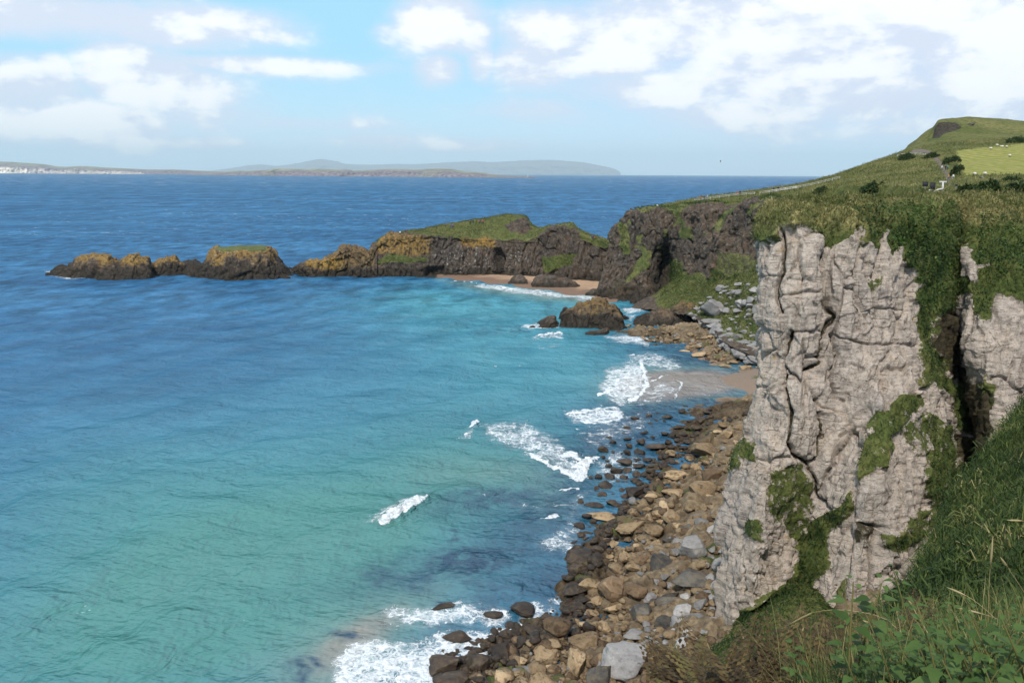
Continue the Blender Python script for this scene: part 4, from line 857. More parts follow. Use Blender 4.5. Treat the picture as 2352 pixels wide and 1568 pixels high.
# ------------------------------------------------------------------ far coasts
def coast(name, prof, Y, th, attrs, crag=30., vegk=.5, white=None, seed=0):
    """prof: photo points of the skyline along a coast whose shore lies Y metres away"""
    cols = []
    for px_, py_, yy in prof:
        g = at(px_, 400, yy); s = g[0] / g[1]; zc = max(at(px_, py_, yy + th * .5)[2], 2.)
        f = lambda a, b: np.array([s * (yy + a * th), yy + a * th, zc * b if b >= 0 else -20.])
        cols.append([f(-.02, -1), f(0, .02), f(.05, .35), f(.10, .62), f(.3, .88), f(.5, 1.), f(.75, .8), f(1., -1)])
    nu, nv = 420, 60
    P = lattice(cols, nu, nv)
    n = fbm(P * np.array([1 / 700., 1 / 700., 1 / 400.]), 5, 40 + seed)
    vv = np.linspace(0, 1, nv)[None, :]
    P[..., 1] -= n * crag * 8 * sst(0, .1, vv) * sst(1, .8, vv); P[..., 2] += n * crag * .35 * sst(.15, .4, vv) * sst(1, .8, vv)
    px, py, _ = proj(P)
    veg = np.clip(sst(.42, .62, vv) + .8 * fbm(P / 500., 4, 3 + seed), 0, 1) if vegk else np.zeros(P.shape[:2]) + .2
    gu = np.zeros(P.shape[:2])
    if white is not None: gu = white(px, vv)
    return tag(obj_np(name, P.reshape(-1, 3), grid_faces(nu, nv), M['far'], dict(veg=veg, guano=gu)), kind='structure')
coast('far_island_hills', [(-220,366,19000),(-100,368,19000),(0,371,19000),(40,373,19000),(100,377,18800),(140,383,18500),(190,381.5,18400),(245,385,18200),(330,389,18000),(400,389.5,18000),(460,392.5,17500),(500,394,17000),(540,397,16500),(560,401,16500)], 19000, 2600, None, 22., white=lambda px, vv: ((px < 60) * 1.0 + .55 * (px < 330)) * sst(.05, .1, vv) * sst(.40, .28, vv), seed=1)
coast('far_island', [(440,402,14600),(480,399,14300),(500,396.5,14000),(520,394,14000),(560,393,13500),(600,391.5,13000),(625,391,12800),(640,388.5,12500),(700,388.5,12500),(740,388.5,12400),(800,390,12200),(812,392,12200),(850,391.5,12000),(880,389,12000),(930,389.5,11800),(960,390,11700),(985,388,11500),(1010,387.5,11500),(1040,389,11400),(1060,393,11300),(1085,395,11200),(1110,397.5,11200),(1130,401,11100),(1160,403,11100),(1185,404.5,11000),(1215,405.5,11000),(1232,407,11000)], 12500, 1500, None, 26., seed=2)
coast('far_mountains', [(470,394,70000),(520,388,70000),(560,382,70000),(600,378,70000),(640,381,70000),(690,374,70000),(735,366,70000),(770,370,70000),(800,377,70000),(860,378.5,70000),(910,377,70000),(960,377,70000),(1000,375,70000),(1040,372.5,70000),(1090,371,70000),(1130,372.5,70000),(1180,370,70000),(1230,368,70000),(1270,367.5,70000),(1300,370,70000),(1330,372,70000),(1360,377,70000),(1390,383,70000),(1410,388,70000),(1422,394,70000),(1426,400,70000)], 70000, 4000, None, 30., vegk=0, seed=3)

# ------------------------------------------------------------------ air
def haze():
    x0, x1, y0, y1, z0, z1 = -90000, 90000, -3000, 76000, -40, 1900
    V = np.array([(x, y, z) for x in (x0, x1) for y in (y0, y1) for z in (z0, z1)], float)
    Fc = np.array([(0,1,3,2),(4,6,7,5),(0,4,5,1),(2,3,7,6),(0,2,6,4),(1,5,7,3)])
    mt = bpy.data.materials.new('sea_air'); mt.use_nodes = True; t = mt.node_tree; t.nodes.remove(t.nodes['Principled BSDF'])
    v = t.nodes.new('ShaderNodeVolumePrincipled'); v.inputs['Color'].default_value = (.70, .90, 1., 1); v.inputs['Density'].default_value = HAZE; v.inputs['Anisotropy'].default_value = 0
    t.links.new(v.outputs[0], t.nodes['Material Output'].inputs['Volume'])
    tag(obj_np('haze', V, Fc, mt, smooth=False), kind='stuff')
HAZE = 2.0e-5
haze()

# ------------------------------------------------------------------ daylight
SUN_AZ, SUN_EL = 197.0, 50.0          # azimuth from +Y towards +X
sd = bpy.data.lights.new('sun', 'SUN'); sd.energy = 4.1; sd.angle = R(1.5); sd.color = (1, .95, .87)
so_ = bpy.data.objects.new('sun', sd); COL.objects.link(so_)
dv = Vector((math.sin(R(SUN_AZ)) * math.cos(R(SUN_EL)), math.cos(R(SUN_AZ)) * math.cos(R(SUN_EL)), math.sin(R(SUN_EL))))
so_.rotation_euler = dv.to_track_quat('Z', 'Y').to_euler(); so_.location = (0, 0, 300)
W = bpy.data.worlds.new('World'); SC.world = W; W.use_nodes = True
class WT(NT):
    def __init__(s, t): s.t = t; s.pos = None
w = WT(W.node_tree); bg = W.node_tree.nodes['Background']
sky = w.n('TexSky', sky_type='NISHITA'); sky.sun_disc = False; sky.sun_elevation = R(SUN_EL); sky.sun_rotation = R(SUN_AZ); sky.air_density = 1.0; sky.dust_density = .6; sky.ozone_density = 2.0
d = w.n('TexCoord').outputs['Generated']
sx = w.n('SeparateXYZ'); w.set(sx.inputs[0], d)
az = w.m('ARCTAN2', sx.outputs[0], sx.outputs[1]); el = w.m('ARCSINE', sx.outputs[2])
cb = w.n('CombineXYZ'); w.set(cb.inputs[0], az); w.set(cb.inputs[1], w.m('MULTIPLY', el, 1.5)); cv = cb.outputs[0]
n1 = w.noise(cv, 5.5, 7, .56, .25); n2 = w.noise(w.map(cv, (1, 1.6, 1), (3, 1, 0)), 14, 6, .6)
# cloud banks: azimuth, elevation (degrees), widths, strength, in real sky directions
def pxaz(px, py):
    q = ray(px, py); return math.degrees(math.atan2(q[0], q[1])), math.degrees(math.atan2(q[2], math.hypot(q[0], q[1])))
BL = [(150,50,420,50,1.0),(480,55,220,40,.9),(620,80,120,28,.7),(60,200,170,70,1.0),(130,165,50,45,1.0),(270,160,100,75,1.25),(360,190,120,70,1.05),(430,205,110,60,.9),(600,150,280,22,.85),(100,270,300,60,.9),(420,265,160,45,.6),(1005,50,105,70,1.25),(1080,80,60,60,.9),(1010,160,60,45,.95),(1105,140,45,55,.8),(900,75,60,40,.6),(1230,150,120,60,1.0),(1280,80,140,70,.95),(1420,120,160,70,1.1),(1560,60,240,90,1.25),(1750,80,220,110,1.3),(1950,70,200,110,1.35),(1850,170,260,90,1.2),(2000,220,200,70,1.1),(1500,200,220,60,.8),(1760,260,260,60,.8),(2290,90,160,120,1.4),(2300,190,160,90,1.3),(2130,215,110,45,.9),(2150,290,260,45,.8),(1100,335,160,20,.75),(330,332,70,24,.8),(460,330,140,18,.55),(700,285,260,18,.45),(900,325,250,20,.45),(1240,255,200,40,.6),(1820,310,240,26,.5)]
acc = None
for (bx, by, rx, ry, k) in BL:
    a0, e0 = pxaz(bx, by); rxd, ryd = rx / 1882 * 57.3, ry / 1882 * 57.3
    u = w.m('MULTIPLY', w.m('SUBTRACT', az, R(a0)), 1 / R(rxd)); v = w.m('MULTIPLY', w.m('SUBTRACT', el, R(e0)), 1 / R(ryd))
    g = w.m('MULTIPLY', w.m('EXPONENT', w.m('MULTIPLY', w.m('ADD', w.m('MULTIPLY', u, u), w.m('MULTIPLY', v, v)), -1.0)), k)
    acc = g if acc is None else w.m('MAXIMUM', acc, g)
hi = w.rng(el, R(11.5), R(24), 0, .55)
acc = w.m('MAXIMUM', acc, hi)
dens = w.m('ADD', acc, w.m('MULTIPLY', w.m('SUBTRACT', n1, .5), 1.6))
dens = w.m('ADD', dens, w.m('MULTIPLY', w.m('SUBTRACT', n2, .5), .55))
cm = w.rng(dens, .08, .80)
lit = w.rng(w.m('ADD', w.m('ADD', dens, w.m('MULTIPLY', w.m('SUBTRACT', n2, .5), 1.6)), w.m('MULTIPLY', w.m('SUBTRACT', w.noise(w.map(cv, (1, 1, 1), (0, .035, 0)), 5.5, 7, .56, .25), n1), -4.0)), .48, 1.2)
CK = 1.0
ccol = w.mix(lit, (8.0 * CK, 8.6 * CK, 10.0 * CK), (11.6 * CK, 11.6 * CK, 11.6 * CK))
tint = w.mix(1.0, sky.outputs[0], (1.12, 1.30, 1.22), 'MULTIPLY')
# the photographed sky: cyan overhead left, lavender to the right
base = w.mix(w.rng(az, R(-8), R(20)), (4.4, 8.6, 11.4), (5.3, 7.5, 11.2))
base = w.mix(w.rng(el, R(0), R(8), .75, 0), base, (8.3, 10.3, 12.2))
skyc = w.mix(.82, tint, base)
fin = w.mix(w.m('MULTIPLY', cm, .93), skyc, ccol)
w.set(bg.inputs[0], fin); bg.inputs[1].default_value = .10
SC.view_settings.view_transform = 'Standard'; SC.view_settings.look = 'None'; SC.view_settings.exposure = 0; SC.view_settings.gamma = 1
try:
    SC.cycles.use_denoising = True; SC.cycles.denoiser = 'OPENIMAGEDENOISE'; SC.cycles.use_adaptive_sampling = True; SC.cycles.adaptive_threshold = .02
    SC.cycles.max_bounces = 6; SC.cycles.volume_bounces = 0; SC.cycles.caustics_reflective = False; SC.cycles.caustics_refractive = False
except Exception as ex: print(ex)
# ------------------------------------------------------------------ boulders
def rock_mesh(name, seed, planes=11, flat=1.0, sub=3, rough=.10, lo=.50, hi=.86):
    rg = np.random.default_rng(seed)
    b = bmesh.new(); bmesh.ops.create_icosphere(b, subdivisions=sub, radius=1); b.verts.ensure_lookup_table()
    V = np.array([v.co for v in b.verts]); Fc = np.array([[v.index for v in f.verts] for f in b.faces]); b.free()
    for _ in range(planes):
        n = rg.normal(size=3); n /= np.linalg.norm(n); d = rg.uniform(lo, hi)
        V = V - np.maximum(0, V @ n - d)[:, None] * n * .96
    V = V * (1 + rough * fbm(V * 1.3 + seed * 3.1, 4, seed % 50)[:, None] + .085 * fbm(V * 3.8 + seed, 4, seed % 40)[:, None])
    V *= np.array([1, rg.uniform(.7, 1), flat * rg.uniform(.6, .85)])
    return V, Fc
ROCKS = []
for k in range(14):
    V, Fc = rock_mesh('b', 100 + k, planes=13 + k % 8, flat=(1.0 if k % 3 else .72), sub=4, rough=.06, lo=.46, hi=.80)
    ROCKS.append((V / np.abs(V).max(0)[0], Fc))
ROCKM = {}
def rock_obj(kind, k, loc, size, rotz, tilt=0.0, sq=1.0, label=None, cat='boulder', group=None, ry=0.0):
    key = (kind, k)
    if key not in ROCKM: ROCKM[key] = mesh_np('boulder', ROCKS[k][0], ROCKS[k][1], M[kind], smooth=True)
    o = bpy.data.objects.new('boulder', ROCKM[key]); COL.objects.link(o)
    o.location = loc; o.scale = (size[0], size[1], size[2]); o.rotation_euler = (tilt, ry, rotz)
    return tag(o, label, cat, group, 'thing')
def shore_at(px, py):
    z = 1.5
    for _ in range(6):
        g = ground(px, py, z); z = .5 * z + .5 * max(float(shore_z(np.array([g[0]]), np.array([g[1]]))[0][0]), 0)
    return ground(px, py, z)
TAKEN = []
def put(px, py, w, h, kind, k, label, group=None, rot=None, tilt=0., ry=0., sink=.35):
    """a boulder whose picture is about w by h units wide and tall, centred near px, py"""
    g = shore_at(px, py + h * .35); dist = np.linalg.norm(g - CAMP); s = dist / F
    a, c = w * s * .52, h * s * .55
    rock_obj(kind, k, (g[0], g[1], g[2] + c * (1 - 2 * sink) * .8 + .12 * c), (a, (a + c) * .5, c), random.uniform(-.5, .5) if rot is None else rot, tilt, 1, label, 'boulder', group, ry)
    TAKEN.append((px, py, (w + h) * .28))
def put9(zx, zy, w, h, kind, k, label, **kw):
    (x, y), = Z9([(zx, zy)]); put(x, y, w * .238, h * .238, kind, k, label, **kw)
def put7(zx, zy, w, h, kind, k, label, **kw):
    (x, y), = Z7([(zx, zy)]); put(x, y, w * .415, h * .415, kind, k, label, **kw)
put9(1600,1000,260,300,'grey',0,'largest pale grey leaning slab among the boulders below the chalk cliff',ry=-.5)
put9(1690,785,150,165,'grey',1,'pitted grey upright boulder standing behind a black wedge-shaped boulder')
put9(1570,855,150,105,'black',2,'black wedge-shaped boulder lying in front of the pitted grey boulder')
put9(1795,865,200,110,'grey',3,'long grey block tilted up to the right behind the leaning slab',ry=-.55)
put9(1902,990,105,165,'grey',4,'egg-shaped grey boulder on end at the mossy patch by the cliff')
put9(1478,990,125,120,'grey',5,'pale blocky boulder touching the left side of the leaning slab')
put9(1455,1082,110,110,'grey',6,'small pale boulder tucked under the lower left of the leaning slab')
put9(1755,972,100,90,'grey',7,'round grey boulder right of the leaning slab')
put9(1822,962,80,90,'grey',8,'narrow pinkish grey stone between the round boulder and the egg-shaped one')
put9(1385,960,120,120,'black',9,'dark rounded boulder at the seaward edge of the grey boulders')
put9(1320,1185,220,260,'black',10,'huge dark block with a steep face toward the sea',rot=.2)
put9(1490,1205,160,120,'brownrock',11,'brown cube-like boulder wedged beside the huge dark block')
put9(1610,1340,350,260,'black',12,'biggest dark grey rock mass sloping down from the mossy patch',rot=-.3)
put9(1790,1325,100,215,'grey',13,'slim grey slab standing on edge close under the cliff',ry=.3)
put9(1842,1405,125,135,'grey',0,'grey boulder leaning on the slim standing slab')
put9(1390,1518,240,105,'black',3,'long low black boulder below the biggest dark rock mass')
put9(1078,1038,92,105,'tan',4,'pale tan rounded knob on the edge of a dark rock pool')
put9(1130,1150,160,150,'brownrock',5,'rusty brown weed-hung boulder below the pale tan knob')
put9(992,970,80,58,'tan',6,'small tan stone alone in the dark rock pool')
put9(1062,502,175,100,'weedy',7,'broad dark rounded boulder in the shallow channel')
put9(972,218,185,85,'weedy',8,'dark double-humped boulder awash near the breaking wave')
put9(682,628,215,85,'weedy',9,'long dark boulder lying off the shore in calm blue water')
put9(530,1112,270,135,'weedy',10,'big dark boulder at the waterline with a cracked top')
put9(515,1245,200,135,'weedy',11,'dark red-brown boulder jutting into the sea')
put9(470,1440,250,150,'weedy',12,'dark sloping boulder jutting farthest seaward beside a tan block')
put9(640,1375,240,220,'tan',13,'large tan block standing at the waterline')
put9(835,1395,270,270,'brownrock',0,'tall orange-stained block beside the large tan block')
put9(1060,1430,230,220,'brownrock',1,'reddish brown rounded block right of the orange-stained block')
put9(760,735,330,80,'tan',2,'long flat-topped slab reaching into the water')
put9(1010,835,370,145,'tan',3,'wide knobbly tan outcrop above a green pool')
put9(1450,335,260,130,'tan',5,'broad cracked tan outcrop in the upper boulder field')
put9(1405,130,115,115,'tan',6,'pointed tan boulder at the upper edge of the boulder field')
put9(1800,345,180,130,'brownrock',7,'undercut brown boulder beside blue pools near the cliff')
put9(1440,515,240,125,'tan',8,'rounded tan whaleback rock in the middle of the boulder field')
put9(1260,65,230,80,'weedy',9,'long dark boulder in the water beside the pointed tan boulder')
put7(1415,935,165,170,'brownrock',1,'brown craggy block standing at the edge of the white wash')
put7(1125,1090,140,125,'weedy',2,'dark weed-topped block on the seaward row at the bottom')
put7(995,1150,135,135,'weedy',5,'dark round-shouldered block beside the white lace of foam')
put7(800,1172,160,95,'weedy',7,'black weed-covered rock poking out of the foam')
put7(850,1255,210,105,'weedy',8,'long black weed-covered rock at the bottom edge of the picture')
put7(1405,1052,115,75,'tan',9,'pale flat tan boulder in a blue pool')
put7(1530,1145,100,165,'tan',10,'tall split tan boulder among smaller pale stones')
put7(2025,820,160,95,'black',3,'dark oblong block in the lower row of grey boulders')
put7(1897,875,125,120,'black',4,'dark round boulder at the seaward end of the lower row')
put7(2120,868,125,95,'grey',5,'grey wedge boulder in the middle of the lower row')
put7(2020,935,125,100,'black',6,'dark squarish block on pale bedrock below the lower row')
put7(2096,945,85,75,'grey',7,'grey faceted boulder right of the dark squarish block')
put7(2190,930,165,100,'grey',8,'broad grey boulder on the bedrock close to the cliff foot')
put7(2290,930,110,90,'grey',9,'grey boulder against the foot of the chalk cliff')
put7(1800,1150,250,180,'grey',10,'large rough grey rock beside the grassy bank at the bottom',sink=.2)
put7(1660,1230,180,150,'black',11,'dark brown boulder at the bottom of the picture below the grey rock')
put7(1850,1010,110,85,'grey',12,'small square grey boulder on brown bedrock')
put7(795,850,130,60,'weedy',13,'low dark rock awash at the top of the white lace')
put7(1235,865,140,65,'weedy',0,'dark rock ringed by foam close to the brown craggy block')
put7(1060,897,120,45,'weedy',1,'flat dark rock breaking through the middle of the white lace')
put7(870,1015,160,60,'weedy',2,'broad dark rock half under the white lace')

ZONES = [
 ('weedy', [(1000,1568),(1000,1512),(1080,1502),(1150,1445),(1230,1432),(1290,1392),(1300,1300),(1330,1200),(1390,1110),(1440,1020),(1540,985),(1620,940),(1640,962),(1560,1040),(1480,1110),(1420,1190),(1370,1280),(1340,1380),(1280,1440),(1150,1520),(1080,1568)], 84, (14, 38), 'dark weed-covered boulder among the wet rocks along the waterline', 'weed-covered boulders along the waterline'),
 ('weedy', [(1340,1180),(1310,1130),(1370,1080),(1350,1040),(1400,1000),(1450,960),(1560,930),(1640,930),(1600,960),(1500,1010),(1450,1080),(1400,1150)], 30, (9, 26), 'lone dark rock breaking the surface off the boulder shore', 'dark rocks standing in the water off the shore'),
 ('tan', [(1560,1010),(1640,985),(1720,930),(1735,1010),(1690,1060),(1680,1130),(1670,1180),(1620,1190),(1560,1230),(1500,1260),(1440,1330),(1400,1420),(1330,1500),(1240,1568),(1130,1568),(1200,1490),(1300,1440),(1360,1340),(1390,1230),(1450,1140)], 116, (20, 60), 'tan weathered boulder on the sunlit boulder field', 'tan boulders of the boulder field'),
 ('grey', [(1560,1220),(1640,1170),(1670,1200),(1660,1300),(1650,1420),(1600,1470),(1540,1480),(1480,1480),(1470,1400),(1520,1300)], 40, (16, 40), 'plain grey boulder heaped against the foot of the chalk cliff', 'grey boulders below the chalk cliff'),
 ('tan', [(1450,765),(1500,752),(1600,760),(1740,800),(1740,850),(1690,850),(1640,832),(1560,800),(1480,778)], 26, (14, 40), 'low brown ledge stone on the far rock shelf past the sandy cove', 'ledge stones on the far rock shelf'),
]
rg = random.Random(5)
def inpoly(x, y, poly): return bool(polymask(np.array([x]), np.array([y]), poly, .01)[0] > .5)
for kind, poly, cnt, (s0, s1), lab, grp in ZONES:
    xs = [p[0] for p in poly]; ys = [p[1] for p in poly]; n = 0; tries = 0
    while n < cnt and tries < 9000:
        tries += 1
        x, y = rg.uniform(min(xs), max(xs)), rg.uniform(min(ys), max(ys))
        if not inpoly(x, y, poly): continue
        if kind == 'tan' and y > 930 and float(polyline_d(np.array([x]), np.array([y]), WL)[0][0]) < 48 + 30 * rg.random(): continue
        w = rg.uniform(s0, s1) * (.7 + .55 * (y - 760) / 800.) * (1.35 if rg.random() < .2 else 1)
        if any((x - a) ** 2 + ((y - b) * 1.35) ** 2 < (r + w * .33) ** 2 for a, b, r in TAKEN): continue
        k2 = kind
        if kind == 'grey' and rg.random() < .3: k2 = 'grey'
        h = w * rg.uniform(.5, .8) * (.55 if y < 860 else 1)
        put(x, y, w, h, k2, rg.randrange(14), lab, grp, rot=rg.uniform(0, 6.28) if y > 900 else rg.uniform(-.3, .3), tilt=rg.uniform(-.3, .3), ry=rg.uniform(-.3, .3))
        n += 1
# small rubble between them: one uncountable mass
def scatter_rocks(name, poly, n, s0, s1, kinds, seed, thr=-9):
    rg = np.random.default_rng(seed); xs = [p[0] for p in poly]; ys = [p[1] for p in poly]
    X = rg.uniform(min(xs), max(xs), n * 3); Y = rg.uniform(min(ys), max(ys), n * 3)
    k = polymask(X, Y, poly, .01) > .5; X, Y = X[k][:n], Y[k][:n]; dw_ = polyline_d(X, Y, WL)[0]
    z = np.full(len(X), 1.)
    dz = FWD[2] + RGT[2] * ((X - CX) / F) + UPV[2] * ((CY - Y) / F); dx = FWD[0] + RGT[0] * ((X - CX) / F) + UPV[0] * ((CY - Y) / F); dy = FWD[1] + RGT[1] * ((X - CX) / F) + UPV[1] * ((CY - Y) / F)
    for _ in range(6):
        t = (z - EYE) / dz; z = .5 * z + .5 * np.maximum(shore_z(dx * t, dy * t)[0], thr)
    t = (z - EYE) / dz; gx_, gy_ = dx * t, dy * t
    lows = []
    for q in range(6):
        V, Fc = rock_mesh('r', 300 + q, planes=9, sub=2, rough=.12); lows.append((V / np.abs(V).max(0)[0], Fc))
    VS, FS, off, mi = [], [], 0, []
    for i in range(len(X)):
        if z[i] < thr: continue
        V, Fc = lows[rg.integers(6)]; s = s0 + (s1 - s0) * rg.random() ** 2.2
        a = rg.uniform(0, 6.28); c, sn = math.cos(a), math.sin(a)
        Q = V * np.array([s, s * rg.uniform(.6, 1), s * rg.uniform(.45, .8)])
        Q = np.stack([Q[:, 0] * c - Q[:, 1] * sn, Q[:, 0] * sn + Q[:, 1] * c, Q[:, 2]], -1) + np.array([gx_[i], gy_[i], z[i] + s * .12])
        VS.append(Q); FS.append(Fc + off); off += len(V); mi.append(np.full(len(Fc), len(kinds) if (Y[i] > 930 and dw_[i] < 70 * rg.random() + 25) else rg.choice(len(kinds), p=[kk[1] for kk in kinds])))
    tag(obj_np(name, np.concatenate(VS), np.concatenate(FS), mats=[M[kk[0]] for kk in kinds] + [M['weedy']], fm=np.concatenate(mi)), kind='stuff')
scatter_rocks('rubble', [(1560,1010),(1720,930),(1745,1010),(1690,1060),(1680,1180),(1660,1460),(1560,1568),(1060,1568),(1200,1470),(1300,1400),(1360,1260),(1450,1120)], 1500, .25, 1.0, [('tan', .62), ('brownrock', .30), ('grey', .08)], 3, .1)
scatter_rocks('rubble', [(1000,1568),(1000,1512),(1150,1445),(1290,1392),(1320,1260),(1440,1090),(1600,950),(1660,930),(1540,1060),(1420,1200),(1370,1300),(1300,1440),(1120,1568)], 1100, .2, .9, [('weedy', .8), ('brownrock', .2)], 4, -.25)
scatter_rocks('rubble', [(1440,745),(1600,748),(1745,790),(1745,850),(1690,850),(1560,800),(1450,772)], 500, .25, 1.0, [('tan', .6), ('brownrock', .3), ('grey', .1)], 5, -.2)
# boulders on the green slope under the dark cliff
def nearest(px, py, arr, rad=6):
    P = arr.reshape(-1, 3); x, y, w = proj(P); d = (x - px) ** 2 + (y - py) ** 2
    k = np.where(d < rad * rad)[0]
    if len(k) == 0: return P[np.argmin(d)]
    return P[k[np.argmin(w[k])]]
TP = TALUS[0]
for zx, zy, w_, h_, k, lab in [(780,900,440,450,0,'biggest pale grey cracked rock at the seaward foot of the green slope'),(720,1190,480,200,1,'long grey slab lying below the biggest cracked rock'),(840,1335,320,170,2,'grey loaf-shaped block lying loose below the long slab'),(1130,1300,260,240,3,'rounded grey boulder right of the loaf-shaped block'),(940,500,180,160,4,'pale rock standing highest on the left of the green slope'),(970,600,110,70,5,'small flat stone under the highest pale rock'),(1320,450,230,120,6,'shelf-like rock sticking out high on the grass'),(1250,585,150,90,7,'flat pale rock in the grass below the shelf-like rock'),(1310,830,150,220,8,'upright grey block on the grass in a row of three'),(1430,840,150,290,9,'tallest narrow grey block in the row of three'),(1560,760,160,160,10,'broken grey block at the right end of the row'),(1700,980,240,280,11,'big grey boulder under the edge of the chalk cliff'),(1280,990,190,160,12,'rough pinkish rock below the upright block'),(1500,1080,110,160,13,'slim grey stone below the tallest block'),(1380,1400,280,130,0,'wide low grey rock near the foot of the chalk cliff'),(1620,560,180,180,2,'wedge of grey rock fallen against the chalk cliff edge'),(1400,1540,240,120,4,'grey stone at the top of the rock shelf'),(1080,1500,260,110,5,'low grey stone on the far rock shelf below the rounded boulder'),(1600,1330,200,120,6,'grey rock half covered by the moss near the cliff edge')]:
    x, y = 1550.3 + zx * .10984, 602.9 + zy * .10984; w_ *= .10984; h_ *= .10984
    g = nearest(x, y + h_ * .3, TP, 4) if y < 745 else shore_at(x, y + h_ * .3)
    s = np.linalg.norm(g - CAMP) / F
    rock_obj('grey', k, (g[0], g[1], g[2] + h_ * s * .30), (w_ * s * .60, (w_ + h_) * s * .32, h_ * s * .62), random.uniform(-.3, .3), 0, 1, lab, 'boulder', None)

# fallen blocks along the foot of the green slope
_rg = np.random.default_rng(78); VS, FS, off = [], [], 0
for _ in range(190):
    i_ = _rg.integers(95, 238); j_ = _rg.integers(0, 26); g = TP[i_, j_] + np.array([0, 0, -1.6 * (1 - j_ / 26.)]); V, Fc = ROCKS[_rg.integers(14)]; s_ = .6 + 1.7 * _rg.random() ** 1.6
    a_ = _rg.uniform(0, 6.28); Q = V * np.array([s_, s_ * .85, s_ * .75]); Q = np.stack([Q[:, 0] * math.cos(a_) - Q[:, 1] * math.sin(a_), Q[:, 0] * math.sin(a_) + Q[:, 1] * math.cos(a_), Q[:, 2]], -1) + g
    VS.append(Q); FS.append(Fc + off); off += len(V)
tag(obj_np('rubble', np.concatenate(VS), np.concatenate(FS), M['grey']), kind='stuff')
# broken limestone on the grass between the cliff edge and the shelf
_rg = np.random.default_rng(77)
VS, FS, off = [], [], 0
for _ in range(150):
    px_, py_ = _rg.uniform(1585, 1748), _rg.uniform(640, 770)
    if py_ < 640 + (1748 - px_) * .35 + _rg.normal() * 14: continue
    g = nearest(px_, py_, TP, 5); V, Fc = ROCKS[_rg.integers(14)]; s_ = .4 + 1.5 * _rg.random() ** 2
    a_ = _rg.uniform(0, 6.28); Q = V * np.array([s_, s_ * .8, s_ * .7]); Q = np.stack([Q[:, 0] * math.cos(a_) - Q[:, 1] * math.sin(a_), Q[:, 0] * math.sin(a_) + Q[:, 1] * math.cos(a_), Q[:, 2]], -1) + g
    VS.append(Q); FS.append(Fc + off); off += len(V)
tag(obj_np('rubble', np.concatenate(VS), np.concatenate(FS), M['grey']), kind='stuff')
# ------------------------------------------------------------------ the grassy bank under the chalk cliff and the slope the photographer stands on
CG = [pcol((1640,1462,80),(1608,1500,72),(1560,1560,66),(1480,1660,60)), pcol((1655,1448,79),(1640,1480,73),(1600,1540,66),(1540,1660,59)),
 pcol((1722,1393,77),(1712,1440,72),(1690,1500,66),(1650,1640,58)), pcol((1800,1342,78.5),(1800,1410,70),(1800,1480,64),(1790,1640,54)),
 pcol((1865,1310,81),(1868,1400,70),(1870,1480,62),(1870,1640,52)), pcol((1935,1398,74),(1935,1440,66),(1935,1500,60),(1935,1640,50)),
 pcol((2000,1382,74.5),(2000,1440,65),(2000,1500,59),(2000,1640,49)), pcol((2060,1335,76),(2070,1400,66),(2070,1480,58),(2070,1640,48)),
 pcol((2130,1262,82),(2140,1340,70),(2150,1420,60),(2150,1640,47)), pcol((2205,1205,90),(2220,1300,72),(2220,1400,60),(2220,1640,46)), pcol((2290,1170,82),(2310,1250,66),(2320,1380,56),(2320,1640,44)), pcol((2420,1120,80),(2420,1250,64),(2420,1380,54),(2420,1640,42))]
nu, nv = 300, 160
P = lattice(CG, nu, nv); N = normals(P); N *= np.where(N[..., 2:3] < 0, -1, 1)
P = P + N * (fbm(P / 6., 4, 57) * .9 + fbm(P / 1.6, 3, 58) * .25)[..., None]
one = np.ones((nu, nv)); BANK = (P, normals(P), one)
tag(obj_np('grassy_bank', P.reshape(-1, 3), grid_faces(nu, nv), M['chalk'], dict(veg=1.2 * one, dry=.0 * one + .12 * sst(0, .5, fbm(P / 5., 3, 2)), earth_shade=0 * one)), kind='structure')

CR = [(1300,1790,4.4),(1400,1740,4.9),(1500,1700,5.4),(1640,1660,6.0),(1760,1630,6.5),(1860,1600,7.2),(1950,1560,8.4),(2030,1490,12),(2082,1410,17),(2132,1285,21),(2205,1125,25),(2290,1000,29),(2352,938,33),(2420,870,38),(2500,815,44)]
fp = [at(*q) for q in CR] + [at(*q) for q in [(2352,1060,25),(2300,1200,17),(2352,1320,12),(2220,1320,15),(2352,1480,7),(2200,1500,8.5),(2300,1568,5),(2120,1480,11)]]
fp += [np.array(q, float) for q in [(0,0,48.35),(2,2,48.1),(-3,0,48.3),(0,-5,48.6),(6,0,48.2),(5,3,47.7),(20,8,46.6),(30,20,45.4),(-4,4,46.6),(0,4.2,46.4),(40,5,47.2),(60,45,46.8),(0,-30,49),(50,-30,49)]]
slope_z = tps(fp)
def crest_y(px):     # how far out the edge runs
    return np.interp(px, [q[0] for q in CR], [q[2] for q in CR])
a = np.radians(np.concatenate([np.linspace(-178, -12, 70)[:-1], np.linspace(-12, 46, 430), np.linspace(46, 178, 60)[1:]]))
t = np.linspace(0, 1, 300) ** 1.7
edge = np.interp(np.degrees(a), [-178, -90, -40, -12, 0] + [math.degrees(math.atan2(at(*q)[0], at(*q)[1])) for q in CR] + [40, 60, 100, 178], [30, 8, 5, 4.6, 4.5] + [math.hypot(at(*q)[0], at(*q)[1]) for q in CR] + [62, 70, 60, 30])
rad = .3 + t[None, :] * (edge[:, None] * 1.28 - .3)
X, Y = np.sin(a)[:, None] * rad, np.cos(a)[:, None] * rad
Z = slope_z(X, Y)
over = np.maximum(0, rad / edge[:, None] - 1)
Z = np.where(over > 0, slope_z(np.sin(a)[:, None] * edge[:, None], np.cos(a)[:, None] * edge[:, None]) - (over * edge[:, None]) ** 1.3 * 1.6 - over * 8, Z)
P = np.stack([X, Y, Z], -1); N = normals(P); N *= np.where(N[..., 2:3] < 0, -1, 1)
